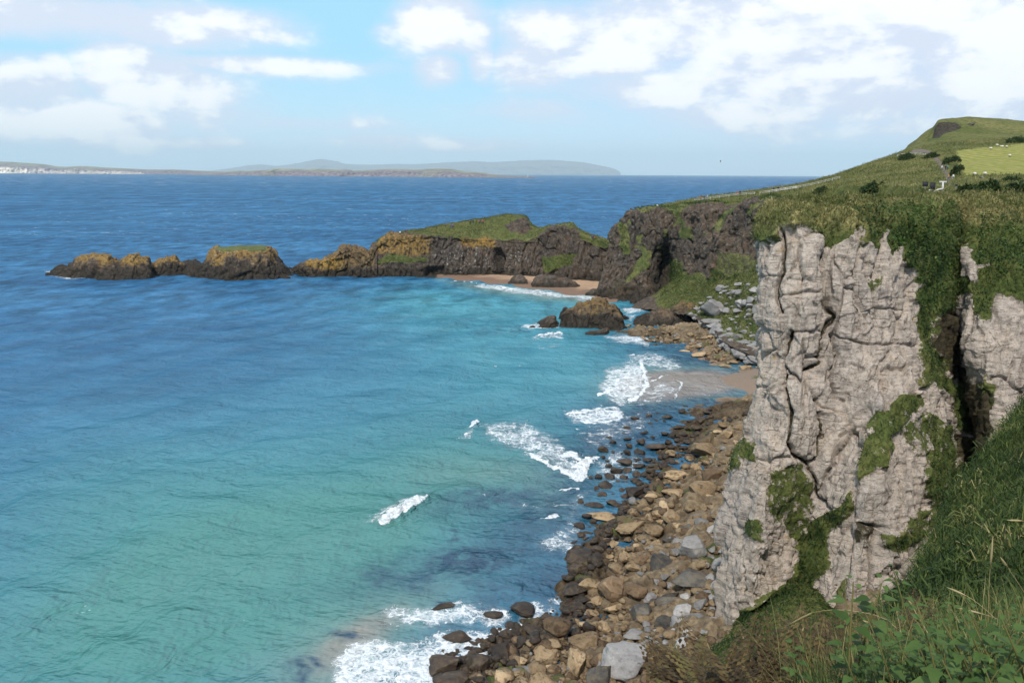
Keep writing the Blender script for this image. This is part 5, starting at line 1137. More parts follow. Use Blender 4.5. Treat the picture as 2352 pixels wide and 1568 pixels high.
P = P + np.array([0, 0, 1.]) * ((fbm(P / 4., 4, 66) * .55 + fbm(P / 1.1, 4, 67) * .22) * np.clip(rad / 10, .1, 1))[..., None]
one = np.ones(P.shape[:2]); SLOPE = (P, normals(P) * np.where(normals(P)[..., 2:3] < 0, -1, 1), one)
tag(obj_np('near_slope', P.reshape(-1, 3), grid_faces(*P.shape[:2]), M['chalk'], dict(veg=1.2 * one, dry=.35 * sst(-.1, .5, fbm(P / 3., 3, 2)), earth_shade=0 * one)), kind='structure')

# ------------------------------------------------------------------ grass that nobody could count
def tufts(name, arr, n, L, Wd, mat, weight=None, seed=0, up=.7, nz=.5, rand=.6, sag=0.0, rbias=0.0, patch=6.):
    P, N = arr[0], arr[1]; wgt = arr[2] if weight is None else weight
    rg = np.random.default_rng(seed)
    gu = np.linalg.norm(np.cross(np.gradient(P, axis=0), np.gradient(P, axis=1)), axis=-1)
    pr = (gu * np.clip(wgt, 0, 1)).reshape(-1); pr = pr / pr.sum()
    k = rg.choice(len(pr), n, p=pr)
    B = P.reshape(-1, 3)[k] + rg.normal(size=(n, 3)) * L * .35; B[:, 2] -= L * .12
    Nn = N.reshape(-1, 3)[k]
    D = Nn * nz + np.array([0, 0, up]) + rg.normal(size=(n, 3)) * rand
    D /= np.linalg.norm(D, axis=1, keepdims=True)
    l = L * rg.uniform(.5, 1.3, n)[:, None]; wv = Wd * rg.uniform(.6, 1.3, n)[:, None]
    sd = np.cross(D, rg.normal(size=(n, 3))); sd /= np.linalg.norm(sd, axis=1, keepdims=True) + 1e-9
    mid = B + D * l * .55; tip = B + D * l + np.array([0, 0, -1.]) * l * (sag + .25 * rg.random((n, 1)))
    V = np.stack([B - sd * wv, B + sd * wv, mid + sd * wv * .8, mid - sd * wv * .8, tip], 1).reshape(-1, 3)
    o = np.arange(n)[:, None] * 5
    pn = fbm(B / patch, 3, seed + 5)
    r = np.clip(.42 + .55 * pn + rg.normal(size=n) * .16 + rbias, 0, 1)
    tag(obj_np(name, V, [o + np.array([[0, 1, 2, 3]]), o + np.array([[3, 2, 4]])], M[mat], dict(rnd=np.repeat(r, 5)), smooth=False), kind='stuff')
vw = sst(.55, .9, CLIFF_VEG)
brow = sst(42.5, 45, CLIFF[..., 2])
lpx, lpy, _ = proj(CLIFF)
vis = ((lpx > 1600) & (lpx < 2420)).astype(float)
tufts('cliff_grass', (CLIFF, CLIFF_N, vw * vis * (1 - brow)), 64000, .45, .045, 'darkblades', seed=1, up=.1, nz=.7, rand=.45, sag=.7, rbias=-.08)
tufts('cliff_grass', (CLIFF, CLIFF_N, vw * vis * brow * CLIFF_DRY), 30000, .55, .045, 'dryblades', seed=2, up=.8, nz=.2, rand=.4, sag=.1)
ivyw = np.maximum(polymask(lpx, lpy, [(1960,478),(2080,470),(2195,468),(2215,560),(2175,640),(2150,720),(2120,700),(2118,660),(2080,600),(2010,545)], 15), polymask(lpx, lpy, [(2225,500),(2352,470),(2400,600),(2300,640),(2240,600)], 15))
def leaves(name, P, wgt, n, s, mat, seed, lift):
    rg = np.random.default_rng(seed); pr = np.clip(wgt, 0, 1).reshape(-1); pr = pr / pr.sum(); k = rg.choice(len(pr), n, p=pr)
    B = P.reshape(-1, 3)[k]
    B = B + rg.normal(size=(n, 3)) * s + np.array([0, -1, .4]) * lift * np.clip(fbm(B / 2.2, 3, seed)[:, None] + .3, 0, 2)
    a = rg.normal(size=(n, 3)); a /= np.linalg.norm(a, axis=1, keepdims=True); b = np.cross(a, rg.normal(size=(n, 3))); b /= np.linalg.norm(b, axis=1, keepdims=True)
    ss = s * rg.uniform(.5, 1.2, n)[:, None]
    V = np.stack([B - a * ss, B + b * ss * .6, B + a * ss, B - b * ss * .6], 1).reshape(-1, 3)
    r = np.clip(.4 + .5 * fbm(B / 2.5, 3, seed + 1) + rg.normal(size=n) * .2, 0, 1)
    return V, np.arange(n)[:, None] * 4 + np.arange(4)[None], np.repeat(r, 4)
V, Fc, r = leaves('ivy', CLIFF, ivyw * vw, 9000, .17, 'ivy', 5, .8)
tag(obj_np('ivy', V, Fc, M['ivy'], dict(rnd=r), smooth=False), kind='stuff')
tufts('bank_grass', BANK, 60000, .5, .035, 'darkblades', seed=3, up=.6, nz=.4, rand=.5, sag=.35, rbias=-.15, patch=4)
# near slope: fine drooping grass
sx_, sy_, sw_ = proj(SLOPE[0]); r_ = np.linalg.norm(SLOPE[0][..., :2], axis=-1)
vz = ((sx_ > 1350) & (sx_ < 2500) & (sy_ < 1900) & (SLOPE[0][..., 1] > 2)).astype(float)
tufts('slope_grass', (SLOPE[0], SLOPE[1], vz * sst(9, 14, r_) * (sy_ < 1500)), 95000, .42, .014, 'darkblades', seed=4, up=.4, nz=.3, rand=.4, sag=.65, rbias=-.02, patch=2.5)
tufts('slope_grass', (SLOPE[0], SLOPE[1], vz * sst(9, 14, r_) * (sy_ < 1500) * sst(-.05, .3, fbm(SLOPE[0] / 2.2, 3, 88))), 40000, .45, .014, 'blades', seed=41, up=.4, nz=.3, rand=.45, sag=.6, rbias=.18, patch=1.5)
tufts('slope_grass', (SLOPE[0], SLOPE[1], (1 - vz) * (SLOPE[0][..., 1] > -6) * (r_ < 45) * sst(1.2, 2.5, r_)), 60000, .42, .010, 'darkblades', seed=43, up=.5, nz=.3, rand=.45, sag=.5, rbias=0, patch=2.)
tufts('slope_grass', (SLOPE[0], SLOPE[1], vz * sst(13, 8, r_)), 60000, .30, .006, 'darkblades', seed=6, up=.7, nz=.2, rand=.45, sag=.3, rbias=-.10, patch=.8)
# plateau, hill, headland, talus
hx, hy, _ = proj(HILL[0])
hw = HILL[2]
tufts('hill_grass', (HILL[0], HILL[1], hw * (HILL[0][..., 1] < 150) * (hx < 2450) * (hx > 1650)), 60000, .45, .045, 'dryblades', seed=8, up=.9, nz=.1, rand=.45, sag=.1, rbias=-.10, patch=7)
tufts('hill_grass', (HILL[0], HILL[1], hw * (HILL[0][..., 1] > 140) * (HILL[0][..., 1] < 430) * (hx < 2450)), 60000, .8, .09, 'hillblades', seed=9, up=.9, nz=.1, rand=.5, sag=.1, rbias=.10, patch=14)
tufts('cliff_grass', (DARK[0], DARK[1], sst(.6, .9, DARK[2])), 26000, 1.0, .12, 'blades', seed=10, up=.3, nz=.5, rand=.5, sag=.4, rbias=-.05, patch=9)
tufts('slope_grass', (TALUS[0], TALUS[1], sst(.6, .9, TALUS[2])), 26000, .8, .09, 'hillblades', seed=11, up=.6, nz=.4, rand=.5, sag=.3, rbias=-.06, patch=8)
tufts('headland_grass', (HEAD[0], HEAD[1], sst(.6, .9, HEAD[2])), 30000, .8, .12, 'hillblades', seed=12, up=.8, nz=.2, rand=.5, sag=.2, rbias=-.02, patch=12)
# ------------------------------------------------------------------ small things on the hill, the headland and far away
def empty(name, loc, label, cat, group=None, rz=0):
    o = bpy.data.objects.new(name, None); COL.objects.link(o); o.location = loc; o.rotation_euler = (0, 0, rz); o.empty_display_size = .2
    return tag(o, label, cat, group, 'thing')
def box(V, Fq, c, s, rot=None):
    q = np.array([(x, y, z) for x in (-.5, .5) for y in (-.5, .5) for z in (-.5, .5)]) * np.array(s)
    if rot is not None: q = q @ np.array(rot).T
    o = len(V); V.extend((q + np.array(c)).tolist())
    Fq.extend([[o + i for i in f] for f in [(0,1,3,2),(4,6,7,5),(0,4,5,1),(2,3,7,6),(0,2,6,4),(1,5,7,3)]])
def bar(V, Fq, a, b, w, h=None):
    a, b = np.array(a, float), np.array(b, float); d = b - a; L = np.linalg.norm(d); d /= L
    u = np.cross(d, [0, 0, 1]); u = np.array([1., 0, 0]) if np.linalg.norm(u) < .01 else u / np.linalg.norm(u); v = np.cross(u, d)
    box(V, Fq, (a + b) / 2, (L, w, h or w), np.stack([d, u, v], 1))
def part(name, V, Fq, mat, parent): return obj_np(name, np.array(V), np.array(Fq), mat, parent=parent, smooth=False)
HP = HILL[0]
def on_hill(px, py, rad=5): return nearest(px, py, HP, rad)
def hill_spot(px, Y):
    d_ = ray(px, 440); X = d_[0] / d_[1] * Y; P = HP.reshape(-1, 3); k = np.argmin((P[:, 0] - X) ** 2 + (P[:, 1] - Y) ** 2); return np.array([X, Y, P[k, 2]])
# --- people
def person_mesh(name, kind, pack=False):
    if kind == 'sit':
        ed = [((0,0,.18),.13),((0,.0,.42),.15),((0,0,.62),.13),((0,.01,.72),.06),((0,.02,.84),.105),((0,.02,.93),.07)]
        legs = [[((s*.09,.0,.16),.10),((s*.11,.38,.38),.075),((s*.11,.55,.05),.05),((s*.11,.66,.03),.045)] for s in (-1, 1)]
        arms = [[((s*.18,.0,.60),.06),((s*.25,.12,.36),.05),((s*.14,.34,.38),.04),((s*.10,.42,.40),.035)] for s in (-1, 1)]; dz = .60
    else:
        st = .22 if kind == 'walk' else .04
        ed = [((0,0,.92),.14),((0,.0,1.12),.14),((0,0,1.36),.15),((0,.01,1.49),.06),((0,.03,1.60),.10),((0,.02,1.70),.075)]
        legs = [[((s*.09,0,.86),.10),((s*.10,s*st*.6+.03,.48),.075),((s*.10,s*st-.02,.09),.05),((s*.10,s*st+.14,.05),.045)] for s in (-1, 1)]
        arms = [[((s*.20,0,1.38),.065),((s*.27,-s*st*.6,1.08),.05),((s*.26,-s*st+.12,.86),.04),((s*.25,-s*st+.16,.76),.038)] for s in (-1, 1)]; dz = 1.38
    V, E, r = [], [], []
    def chain(c, root=None):
        p = root
        for q, rr in c:
            V.append(q); r.append(rr); k = len(V) - 1
            if p is not None: E.append((p, k))
            p = k
    chain(ed)
    for l in legs: chain(l, 0)
    for a_ in arms: chain(a_, 2)
    if pack: chain([((0, -.20, 1.28), .15), ((0, -.22, 1.05), .14)], 2)
    me = bpy.data.meshes.new('tmp'); me.from_pydata(V, E, []); o = bpy.data.objects.new('tmp', me); COL.objects.link(o)
    md = o.modifiers.new('s', 'SKIN'); o.modifiers.new('u', 'SUBSURF').levels = 1
    sv = me.skin_vertices[0].data
    for k, x in enumerate(r): sv[k].radius = (x, x)
    sv[0].use_root = True
    dg = bpy.context.evaluated_depsgraph_get(); m2 = bpy.data.meshes.new_from_object(o.evaluated_get(dg)); m2.name = name
    bpy.data.objects.remove(o); bpy.data.meshes.remove(me)
    for _ in range(4): m2.materials.append(M['cloth_grey'])
    head = ed[4][0][2]
    for f in m2.polygons:
        c = f.center; z = c.z; f.use_smooth = True
        if z > head - .06: f.material_index = 3 if (z > head + .03 or c.y < .0) else 2
        elif z > ed[3][0][2] - .01: f.material_index = 2
        elif abs(c.x) > .2 and z < arms[0][2][0][2] - .02 and z > arms[0][3][0][2] - .06: f.material_index = 2
        elif z > ed[0][0][2] + .03 or (abs(c.x) > .19): f.material_index = 1
        else: f.material_index = 0
    return m2
PM = {k: person_mesh('person', k) for k in ('stand', 'walk', 'sit')}
PM['pack'] = person_mesh('person', 'walk', True)
def person(loc, kind, top, trousers, label, group=None, rz=0, hair='hair', s=1.0):
    o = bpy.data.objects.new('person', PM[kind]); COL.objects.link(o); o.location = loc; o.rotation_euler = (0, 0, rz); o.scale = (s, s, s)
    for k, mn in enumerate((trousers, top, 'skin', hair)):
        o.material_slots[k].link = 'OBJECT'; o.material_slots[k].material = M['cloth_' + mn]
    return tag(o, label, 'person', group, 'thing')
G1 = 'walkers on the top of the headland island'
zz = [(730,190,'white','black','walk','person in a white top, leftmost walker on the island ridge'),(758,186,'navy','black','stand','person in dark blue standing just right of the walker in white'),(768,184,'red','grey','stand','person in a red jacket beside the dark blue walker'),(953,158,'black','black','stand','lone person in black on the island ridge'),(1005,150,'black','denim','walk','person in black walking left of a trio on the ridge'),(1036,149,'navy','denim','stand','person in navy, left one of a trio on the ridge'),(1046,148,'blue','black','stand','person in blue in the middle of a trio on the ridge'),(1053,147,'red','navy','stand','person in red, right one of a trio on the ridge'),(1140,131,'black','black','stand','tall person in black, left of a pair on the ridge'),(1158,128,'black','navy','stand','person in black and navy, right of a pair on the ridge'),(1194,124,'pink','black','walk','person in pink at the left of the group by the steps'),(1206,122,'navy','black','stand','person in navy in the group by the top of the steps'),(1214,122,'pink','denim','stand','person in pink and jeans at the top of the steps'),(1222,123,'red','black','walk','person in red at the right of the group by the steps'),(1853,228,'blue','black','stand','person in blue by the pale post at the bridge end'),(1862,230,'black','navy','stand','person in black by the pale post at the bridge end'),(1869,243,'red','black','walk','person in red below the pale post at the bridge end')]
HHP = HEAD[0]
for zx, zy, tp, tr, kd, lab in zz:
    (x, y), = Z2([(zx, zy)]); g = nearest(x, y + 1.5, HHP, 5); person(g + np.array([0, 0, -.05]), kd, tp, tr, lab, G1, random.uniform(0, 6.28), s=1.15)
G2 = 'walkers along the cliff-top fence'
for zx, zy, tp, tr, kd, lab in [(520,276,'white','red','sit','person in white sitting alone at the cliff corner'),(866,209,'grey','black','walk','person in grey at the lower end of the fence'),(895,203,'red','black','stand','person in red behind the lower end of the fence'),(938,196,'navy','black','stand','person in navy behind the fence, right of the red walker'),(953,194,'white','denim','walk','person in white behind the fence beside the navy walker'),(968,192,'black','black','stand','person in black, rightmost of the lower fence group'),(1215,166,'red','grey','walk','person in red and grey alone behind the middle of the fence'),(1252,156,'black','black','stand','person in black standing above the middle of the fence'),(1550,126,'black','navy','stand','person in black, leftmost of four on the upper path'),(1580,121,'black','black','walk','person in black, second of four on the upper path'),(1597,120,'navy','black','stand','person in navy, third of four on the upper path'),(1625,116,'grey','black','walk','person in grey, last of four on the upper path')]:
    (x, y), = Z3([(zx, zy)]); g = on_hill(x, y + 3, 5); person(g, kd, tp, tr, lab, G2, random.uniform(0, 6.28), s=1.15)
for zx, zy, tp, tr, kd, lab, s in [(1650,480,'white','grey','pack','person in a white top climbing the gravel path',1.),(1678,485,'black','black','walk','person in black descending the gravel path',1.),(1692,478,'teal','black','walk','person in teal beside the person in black on the path',1.),(1710,570,'orange','denim','walk','person in orange at the foot of the gravel path',1.),(1738,565,'white','grey','pack','person in white with a backpack at the foot of the path',1.),(1443,695,'black','black','stand','person in black standing left of the handrail, nearest the cliff edge',1.12),(1397,700,'grey','white','sit','person in grey sitting left of the person in black by the handrail',1.05),(1487,698,'teal','black','sit','person in teal sitting between the person in black and the handrail',1.05),(1765,655,'black','grey','stand','person in black with fair hair in front of the big dark gorse',1.0),(1970,555,'black','black','sit','person in black sitting at the lower edge of the field',1.0),(1986,556,'grey','black','sit','person in grey sitting next to another at the edge of the field',1.0)]:
    (x, y), = Z4([(zx, zy)]); person(hill_spot(x, 150) if zy > 680 else on_hill(x, y, 5), kd, tp, tr, lab, 'visitors near the steps and the gravel path', random.uniform(0, 6.28), s=s)
# --- fences
def fence(pts, label, step, hgt=1.15, tk=.13):
    G = [on_hill(x, y, 6) for x, y in pts]
    G = np.array(G); L = np.concatenate([[0], np.cumsum(np.linalg.norm(np.diff(G, axis=0), axis=1))])
    n = max(3, int(L[-1] / step)); q = np.stack([np.interp(np.linspace(0, L[-1], n), L, G[:, i]) for i in range(3)], -1)
    q[:, 2] = np.maximum(q[:, 2], plateau_z(q[:, 0], q[:, 1]) - .1)
    r = empty('fence', q[0], label, 'fence')
    V, Fq = [], []; box(V, Fq, (0, 0, hgt / 2 - .1), (tk, tk, hgt + .2)); me = None
    for k in range(n):
        o = part('post', V, Fq, M['palewood'], r) if me is None else link(bpy.data.objects.new('post', me), r)
        me = o.data; o.location = q[k] - q[0]
    for hz in (hgt * .95, hgt * .52):
        V2, F2 = [], []
        for k in range(n - 1): bar(V2, F2, q[k] - q[0] + [0, -tk * .6, hz], q[k + 1] - q[0] + [0, -tk * .6, hz], tk * .5, tk)
        part('rail', V2, F2, M['palewood'], r)
    return r
fence(Z3([(840,224),(900,212),(1000,200),(1180,182),(1370,164)]), 'pale post-and-rail fence climbing along the dark cliff top', 3.0)
fence(Z3([(1430,156),(1600,130),(1790,104)]) + Z4([(140,683),(410,645),(600,598),(760,556)]), 'pale post-and-rail fence following the skyline up the hill', 3.4)
fence(Z4([(1260,362),(1330,349),(1400,345),(1460,350),(1500,362)]), 'short pale fence along the top bend of the gravel path', 3.2)
# --- steps, handrail and signs by the cliff top
def zpt(zx, zy, Y): (x, y), = Z4([(zx, zy)]); return at(x, y, Y)
YS = 176
b0 = zpt(1580, 700, YS); r = empty('handrail', b0, 'white wooden handrail of the steps with a tall gatepost', 'handrail')
for a_, b_ in [((1510,690),(1560,655)), ((1580,682),(1620,660)), ((1620,660),(1655,656))]:
    V, Fq = [], []; bar(V, Fq, zpt(*a_, YS) - b0, zpt(*b_, YS) - b0, .18, .34); part('rail', V, Fq, M['palewood'], r)
for x_, y0, y1, w_ in [(1512,688,715,.22),(1580,682,715,.22),(1655,598,700,.30)]:
    V, Fq = [], []; bar(V, Fq, zpt(x_, y1, YS + .2) - b0, zpt(x_, y0, YS + .2) - b0, w_); part('post', V, Fq, M['palewood'], r)
V, Fq = [], []; box(V, Fq, zpt(1657, 597, YS + .2) - b0, (1.5, .25, .38)); part('cap_rail', V, Fq, M['palewood'], r)
def sign(zx, zy, w_, h_, zb, label):
    c = zpt(zx, zy, YS - 3); g = zpt(zx, zb, YS - 3); r = empty('signboard', g, label, 'sign')
    V, Fq = [], []; bar(V, Fq, (0, .1, -.3), c - g + [0, .1, 0], .16); part('post', V, Fq, M['wood'], r)
    V, Fq = [], []; box(V, Fq, c - g, (w_, .08, h_)); part('board', V, Fq, M['board'], r)
    V, Fq = [], []; box(V, Fq, c - g + [0, .02, h_ / 2 + .03], (w_ + .1, .2, .06)); part('top_rail', V, Fq, M['board'], r)
sign(1505, 615, 1.15, .85, 665, 'small dark information board standing left of the steps')
sign(1567, 632, 1.1, 1.3, 672, 'tall dark information board standing beside the handrail')
# --- sheep
def sheep_meshes():
    b = bmesh.new(); bmesh.ops.create_icosphere(b, subdivisions=3, radius=1); V = np.array([v.co for v in b.verts]); Fc = np.array([[v.index for v in f.verts] for f in b.faces]); b.free()
    V = V * np.array([.30, .58, .34]) * (1 + .10 * fbm(V * 3., 3, 3)[:, None]) + np.array([0, 0, .62])
    return V, Fc
def tube(pts, rad, n=7):
    pts = [np.array(p, float) for p in pts]; V, Fq = [], []
    for i, (p, r_) in enumerate(zip(pts, rad)):
        d = pts[min(i + 1, len(pts) - 1)] - pts[max(i - 1, 0)]; d /= np.linalg.norm(d)
        u = np.cross(d, [.3, .2, 1.] if abs(d[2]) < .9 else [1., .1, 0]); u /= np.linalg.norm(u); v = np.cross(d, u)
        for k in range(n):
            a_ = 6.2832 * k / n; V.append(p + r_ * (u * math.cos(a_) + v * math.sin(a_)))
    for i in range(len(pts) - 1):
        for k in range(n): Fq.append([i * n + k, i * n + (k + 1) % n, (i + 1) * n + (k + 1) % n, (i + 1) * n + k])
    V.append(pts[0]); V.append(pts[-1]); c0, c1 = len(V) - 2, len(V) - 1
    T3 = [[c0, (k + 1) % n, k] for k in range(n)] + [[c1, (len(pts) - 1) * n + k, (len(pts) - 1) * n + (k + 1) % n] for k in range(n)]
    return np.array(V), [np.array(Fq), np.array(T3)]
SV, SF = sheep_meshes(); shm = mesh_np('fleece', SV, SF, M['wool'])
hv, hf = tube([(0,.48,.78),(0,.60,.86),(0,.72,.78),(0,.86,.62)], [.13,.13,.11,.06]); hdm = mesh_np('head', hv, hf, M['wool'])
lgm = []
for s1, s2 in ((-1,1),(1,1),(-1,-1),(1,-1)):
    lv, lf = tube([(s1*.15,s2*.36,.5),(s1*.15,s2*.36 + (-.04 if s2<0 else 0),.26),(s1*.15,s2*.36,.02)], [.075,.05,.045]); lgm.append(mesh_np('leg', lv, lf, M['darkskin']))
for i, (zx, zy, lab) in enumerate([(2070,303,'white sheep grazing lowest left of four above the bright field'),(2122,272,'white sheep grazing highest of four above the bright field'),(2160,288,'white sheep between two others above the bright field'),(2196,290,'white sheep rightmost of four above the bright field'),(2236,366,'white sheep alone inside the bright mown field'),(1925,530,'white sheep at the lower left corner of the bright field'),(2008,528,'white sheep behind two seated people at the field edge')]):
    (x, y), = Z4([(zx, zy)]); g = on_hill(x, y, 5)
    r = empty('sheep', g, lab, 'sheep', 'sheep grazing on the hill', random.uniform(0.8, 2.4)); r.scale = (1.1,) * 3
    link(bpy.data.objects.new('fleece', shm), r); link(bpy.data.objects.new('head', hdm), r)
    for q in lgm: link(bpy.data.objects.new('leg', q), r)
# --- gulls
bv, bf = tube([(0,-.34,.0),(0,-.22,.01),(0,0,0),(0,.16,.01),(0,.24,.04),(0,.31,.035),(0,.37,.02)], [.015,.05,.085,.07,.05,.04,.01], 8); gbm = mesh_np('body', bv, bf, M['gull'])
def wing(s, up):
    xs = np.array([.04, .22, .42, .68]); zs = np.array([.02, .02 + up, .03 + up * 1.1, .0 + up * .5]); ch = np.array([.17, .16, .12, .02]); sw = np.array([0, .03, .0, -.10])
    V = np.concatenate([np.stack([s * xs, sw + ch * .6, zs], -1), np.stack([s * xs, sw - ch * .6, zs], -1), np.stack([s * xs, sw + ch * .6, zs - .015], -1), np.stack([s * xs, sw - ch * .6, zs - .015], -1)])
    Fq = [[i, i + 1, i + 5, i + 4] for i in range(3)] + [[i + 8, i + 12, i + 13, i + 9] for i in range(3)] + [[i, i + 8, i + 9, i + 1] for i in range(3)] + [[i + 4, i + 5, i + 13, i + 12] for i in range(3)] + [[0, 4, 12, 8], [3, 11, 15, 7]]
    return mesh_np('wing', V, np.array(Fq), M['gullgrey'], smooth=False)
wm = [wing(-1, .14), wing(1, .14)]
for px_, py_, Y, rz, sc_, lab in [(1655,372,150,1.3,1.0,'gull gliding in the open sky left of the hill'),(1138,841,170,1.0,1.0,'gull skimming low over the turquoise water, leftmost of two'),(1195,840,172,2.4,.9,'gull low over the turquoise water, right of the leftmost one'),(1381,931,140,.6,.8,'gull flying near the broken surf off the sandy cove')]:
    r = empty('gull', at(px_, py_, Y), lab, 'bird', None, rz); r.scale = (sc_,) * 3; r.rotation_euler = (.1, .25, rz)
    link(bpy.data.objects.new('body', gbm), r); [link(bpy.data.objects.new('wing', q), r) for q in wm]
# --- shrubs on the hill
def bush(zx, zy, w_, h_, label, n=1500, group='dark shrubs on the hill', sd=0):
    (x, y), = Z4([(zx, zy + h_ * .45)]); g = on_hill(x, y, 5); s = np.linalg.norm(g - CAMP) / F * .26757
    rx, rz_ = w_ * s * .5, h_ * s * .95; rg = np.random.default_rng(sd)
    d_ = rg.normal(size=(n, 3)); d_ /= np.linalg.norm(d_, axis=1, keepdims=True); d_[:, 2] = np.abs(d_[:, 2])
    rr_ = rg.uniform(.45, 1.0, (n, 1)) ** .5 * (1 + .45 * fbm(d_ * 2.2 + sd, 3, sd))[:, None]
    B = d_ * rr_ * np.array([rx, rx * .7, rz_])
    B[:, 2] += (plateau_z(B[:, 0] + g[0], B[:, 1] + g[1]) - plateau_z(g[0], g[1])) * .9
    ls = max(.10, .10 * rz_ + .05)
    a = rg.normal(size=(n, 3)); a /= np.linalg.norm(a, axis=1, keepdims=True); b = np.cross(a, rg.normal(size=(n, 3))); b /= np.linalg.norm(b, axis=1, keepdims=True)
    V = np.stack([B - a * ls, B + b * ls * .6, B + a * ls, B - b * ls * .6], 1).reshape(-1, 3)
    o = obj_np('shrub', V, np.arange(n)[:, None] * 4 + np.arange(4)[None], M['leaf'], dict(rnd=np.repeat(np.clip(.35 + rg.normal(size=n) * .25, 0, 1), 4)), smooth=False); o.location = g
    for k in range(3):
        sv, sf = tube([(0, 0, -.2), ((k - 1) * rx * .2, .02, rz_ * .3), ((k - 1) * rx * .45, 0, rz_ * .6)], [.06, .05, .025], 5)
        obj_np('stem', sv, sf, M['wood'], parent=o)
    return tag(o, label, 'shrub', group, 'thing')
for i, q in enumerate([(860,690,190,75,'dark round shrub, leftmost of a row on the cliff top',2200),(1040,672,190,110,'taller dark shrub in the middle of the cliff-top row',2600),(1275,680,190,50,'low spreading dark shrub left of the seated visitors',2000),(1850,690,210,125,'big dark gorse mass in front of the path end',3200),(2045,672,230,140,'biggest dark gorse in the row at the right',3400),(2250,690,220,115,'dark gorse at the right edge above the cliff',3000),(2285,222,160,42,'black hedge clump high at the right edge',1600),(1750,392,90,50,'rounded grey-green bush left of the field corner',1200),(1548,358,110,40,'dark bush on the inside of the path bend',1600),(1690,405,70,50,'dark bush uphill of the person in white on the path',1200),(1765,500,70,70,'green thicket between the path and the field',1600),(1808,460,60,40,'small brownish bush at the field edge',900),(560,700,180,60,'low brushy shrub near the fence below the ridge',1700),(620,660,120,50,'pale brush patch just above the low brushy shrub',1200),(2230,560,170,40,'low bush along the bottom edge of the field',1400),(1330,370,120,45,'brush patch under the top bend of the path',1400)]): bush(*q[:5], n=q[5], sd=40 + i)
# cairn on the hill top
(x, y), = Z4([(1917, 84)]); g = on_hill(x, y, 8); o = rock_obj('black', 3, g + np.array([0, 0, .4]), (3.2, 2.4, 1.6), .3, 0, 1, 'small dark cairn-like rock on the very top of the hill', 'rock')
# --- far houses and lighthouses
def lighthouse(px_, py_, Y, h_, rad_, label):
    g = at(px_, py_, Y); r = empty('lighthouse', g, label, 'lighthouse')
    v, f = tube([(0,0,-5),(0,0,h_*.5),(0,0,h_*.78)], [rad_, rad_*.85, rad_*.75], 12); obj_np('tower', v, f, M['white'], parent=r)
    v, f = tube([(0,0,h_*.78),(0,0,h_*.81)], [rad_*1.1]*2, 12); obj_np('gallery', v, f, M['board'], parent=r)
    v, f = tube([(0,0,h_*.81),(0,0,h_*.93),(0,0,h_)], [rad_*.6, rad_*.6, .3], 12); obj_np('lantern', v, f, M['white'], parent=r)
lighthouse(190, 383, 19000, 52, 11, 'tiny white lighthouse on the skyline of the far coast at left')
lighthouse(1212, 406.2, 11050, 26, 5, 'tiny white lighthouse at the low tip of the far island')
def house(px_, py_, Y, w_, label):
    g = at(px_, py_, Y); r = empty('house', g, label, 'house', 'white houses on the far coast')
    V, Fq = [], []; box(V, Fq, (0, 0, w_ * .12), (w_, w_ * .5, w_ * .45)); part('wall', V, Fq, M['white'], r)
    V = [(-w_*.52,-w_*.28,w_*.36),(w_*.52,-w_*.28,w_*.36),(w_*.52,w_*.28,w_*.36),(-w_*.52,w_*.28,w_*.36),(-w_*.52,0,w_*.62),(w_*.52,0,w_*.62)]
    obj_np('roof', np.array(V), [np.array([(0,1,5,4),(2,3,4,5),(0,3,2,1)]), np.array([(0,4,3),(1,2,5)])], M['slate'], parent=r, smooth=False)
for px_, py_, w_, lab in [(172,388.5,30,'white house high on the far slope left of the lighthouse'),(178,389.5,24,'white house just right of another below the far lighthouse'),(196,397,45,'long white house on the far shore below the lighthouse'),(206,397,30,'white house right of the long one on the far shore'),(250,397.5,30,'white house on the far shore midway along the village'),(290,398,26,'white house near the right end of the far village'),(300,398,24,'last white house at the right end of the far village'),(112,395.5,28,'white house at the left end of the far village')]: house(px_, py_, 18300, w_, lab)
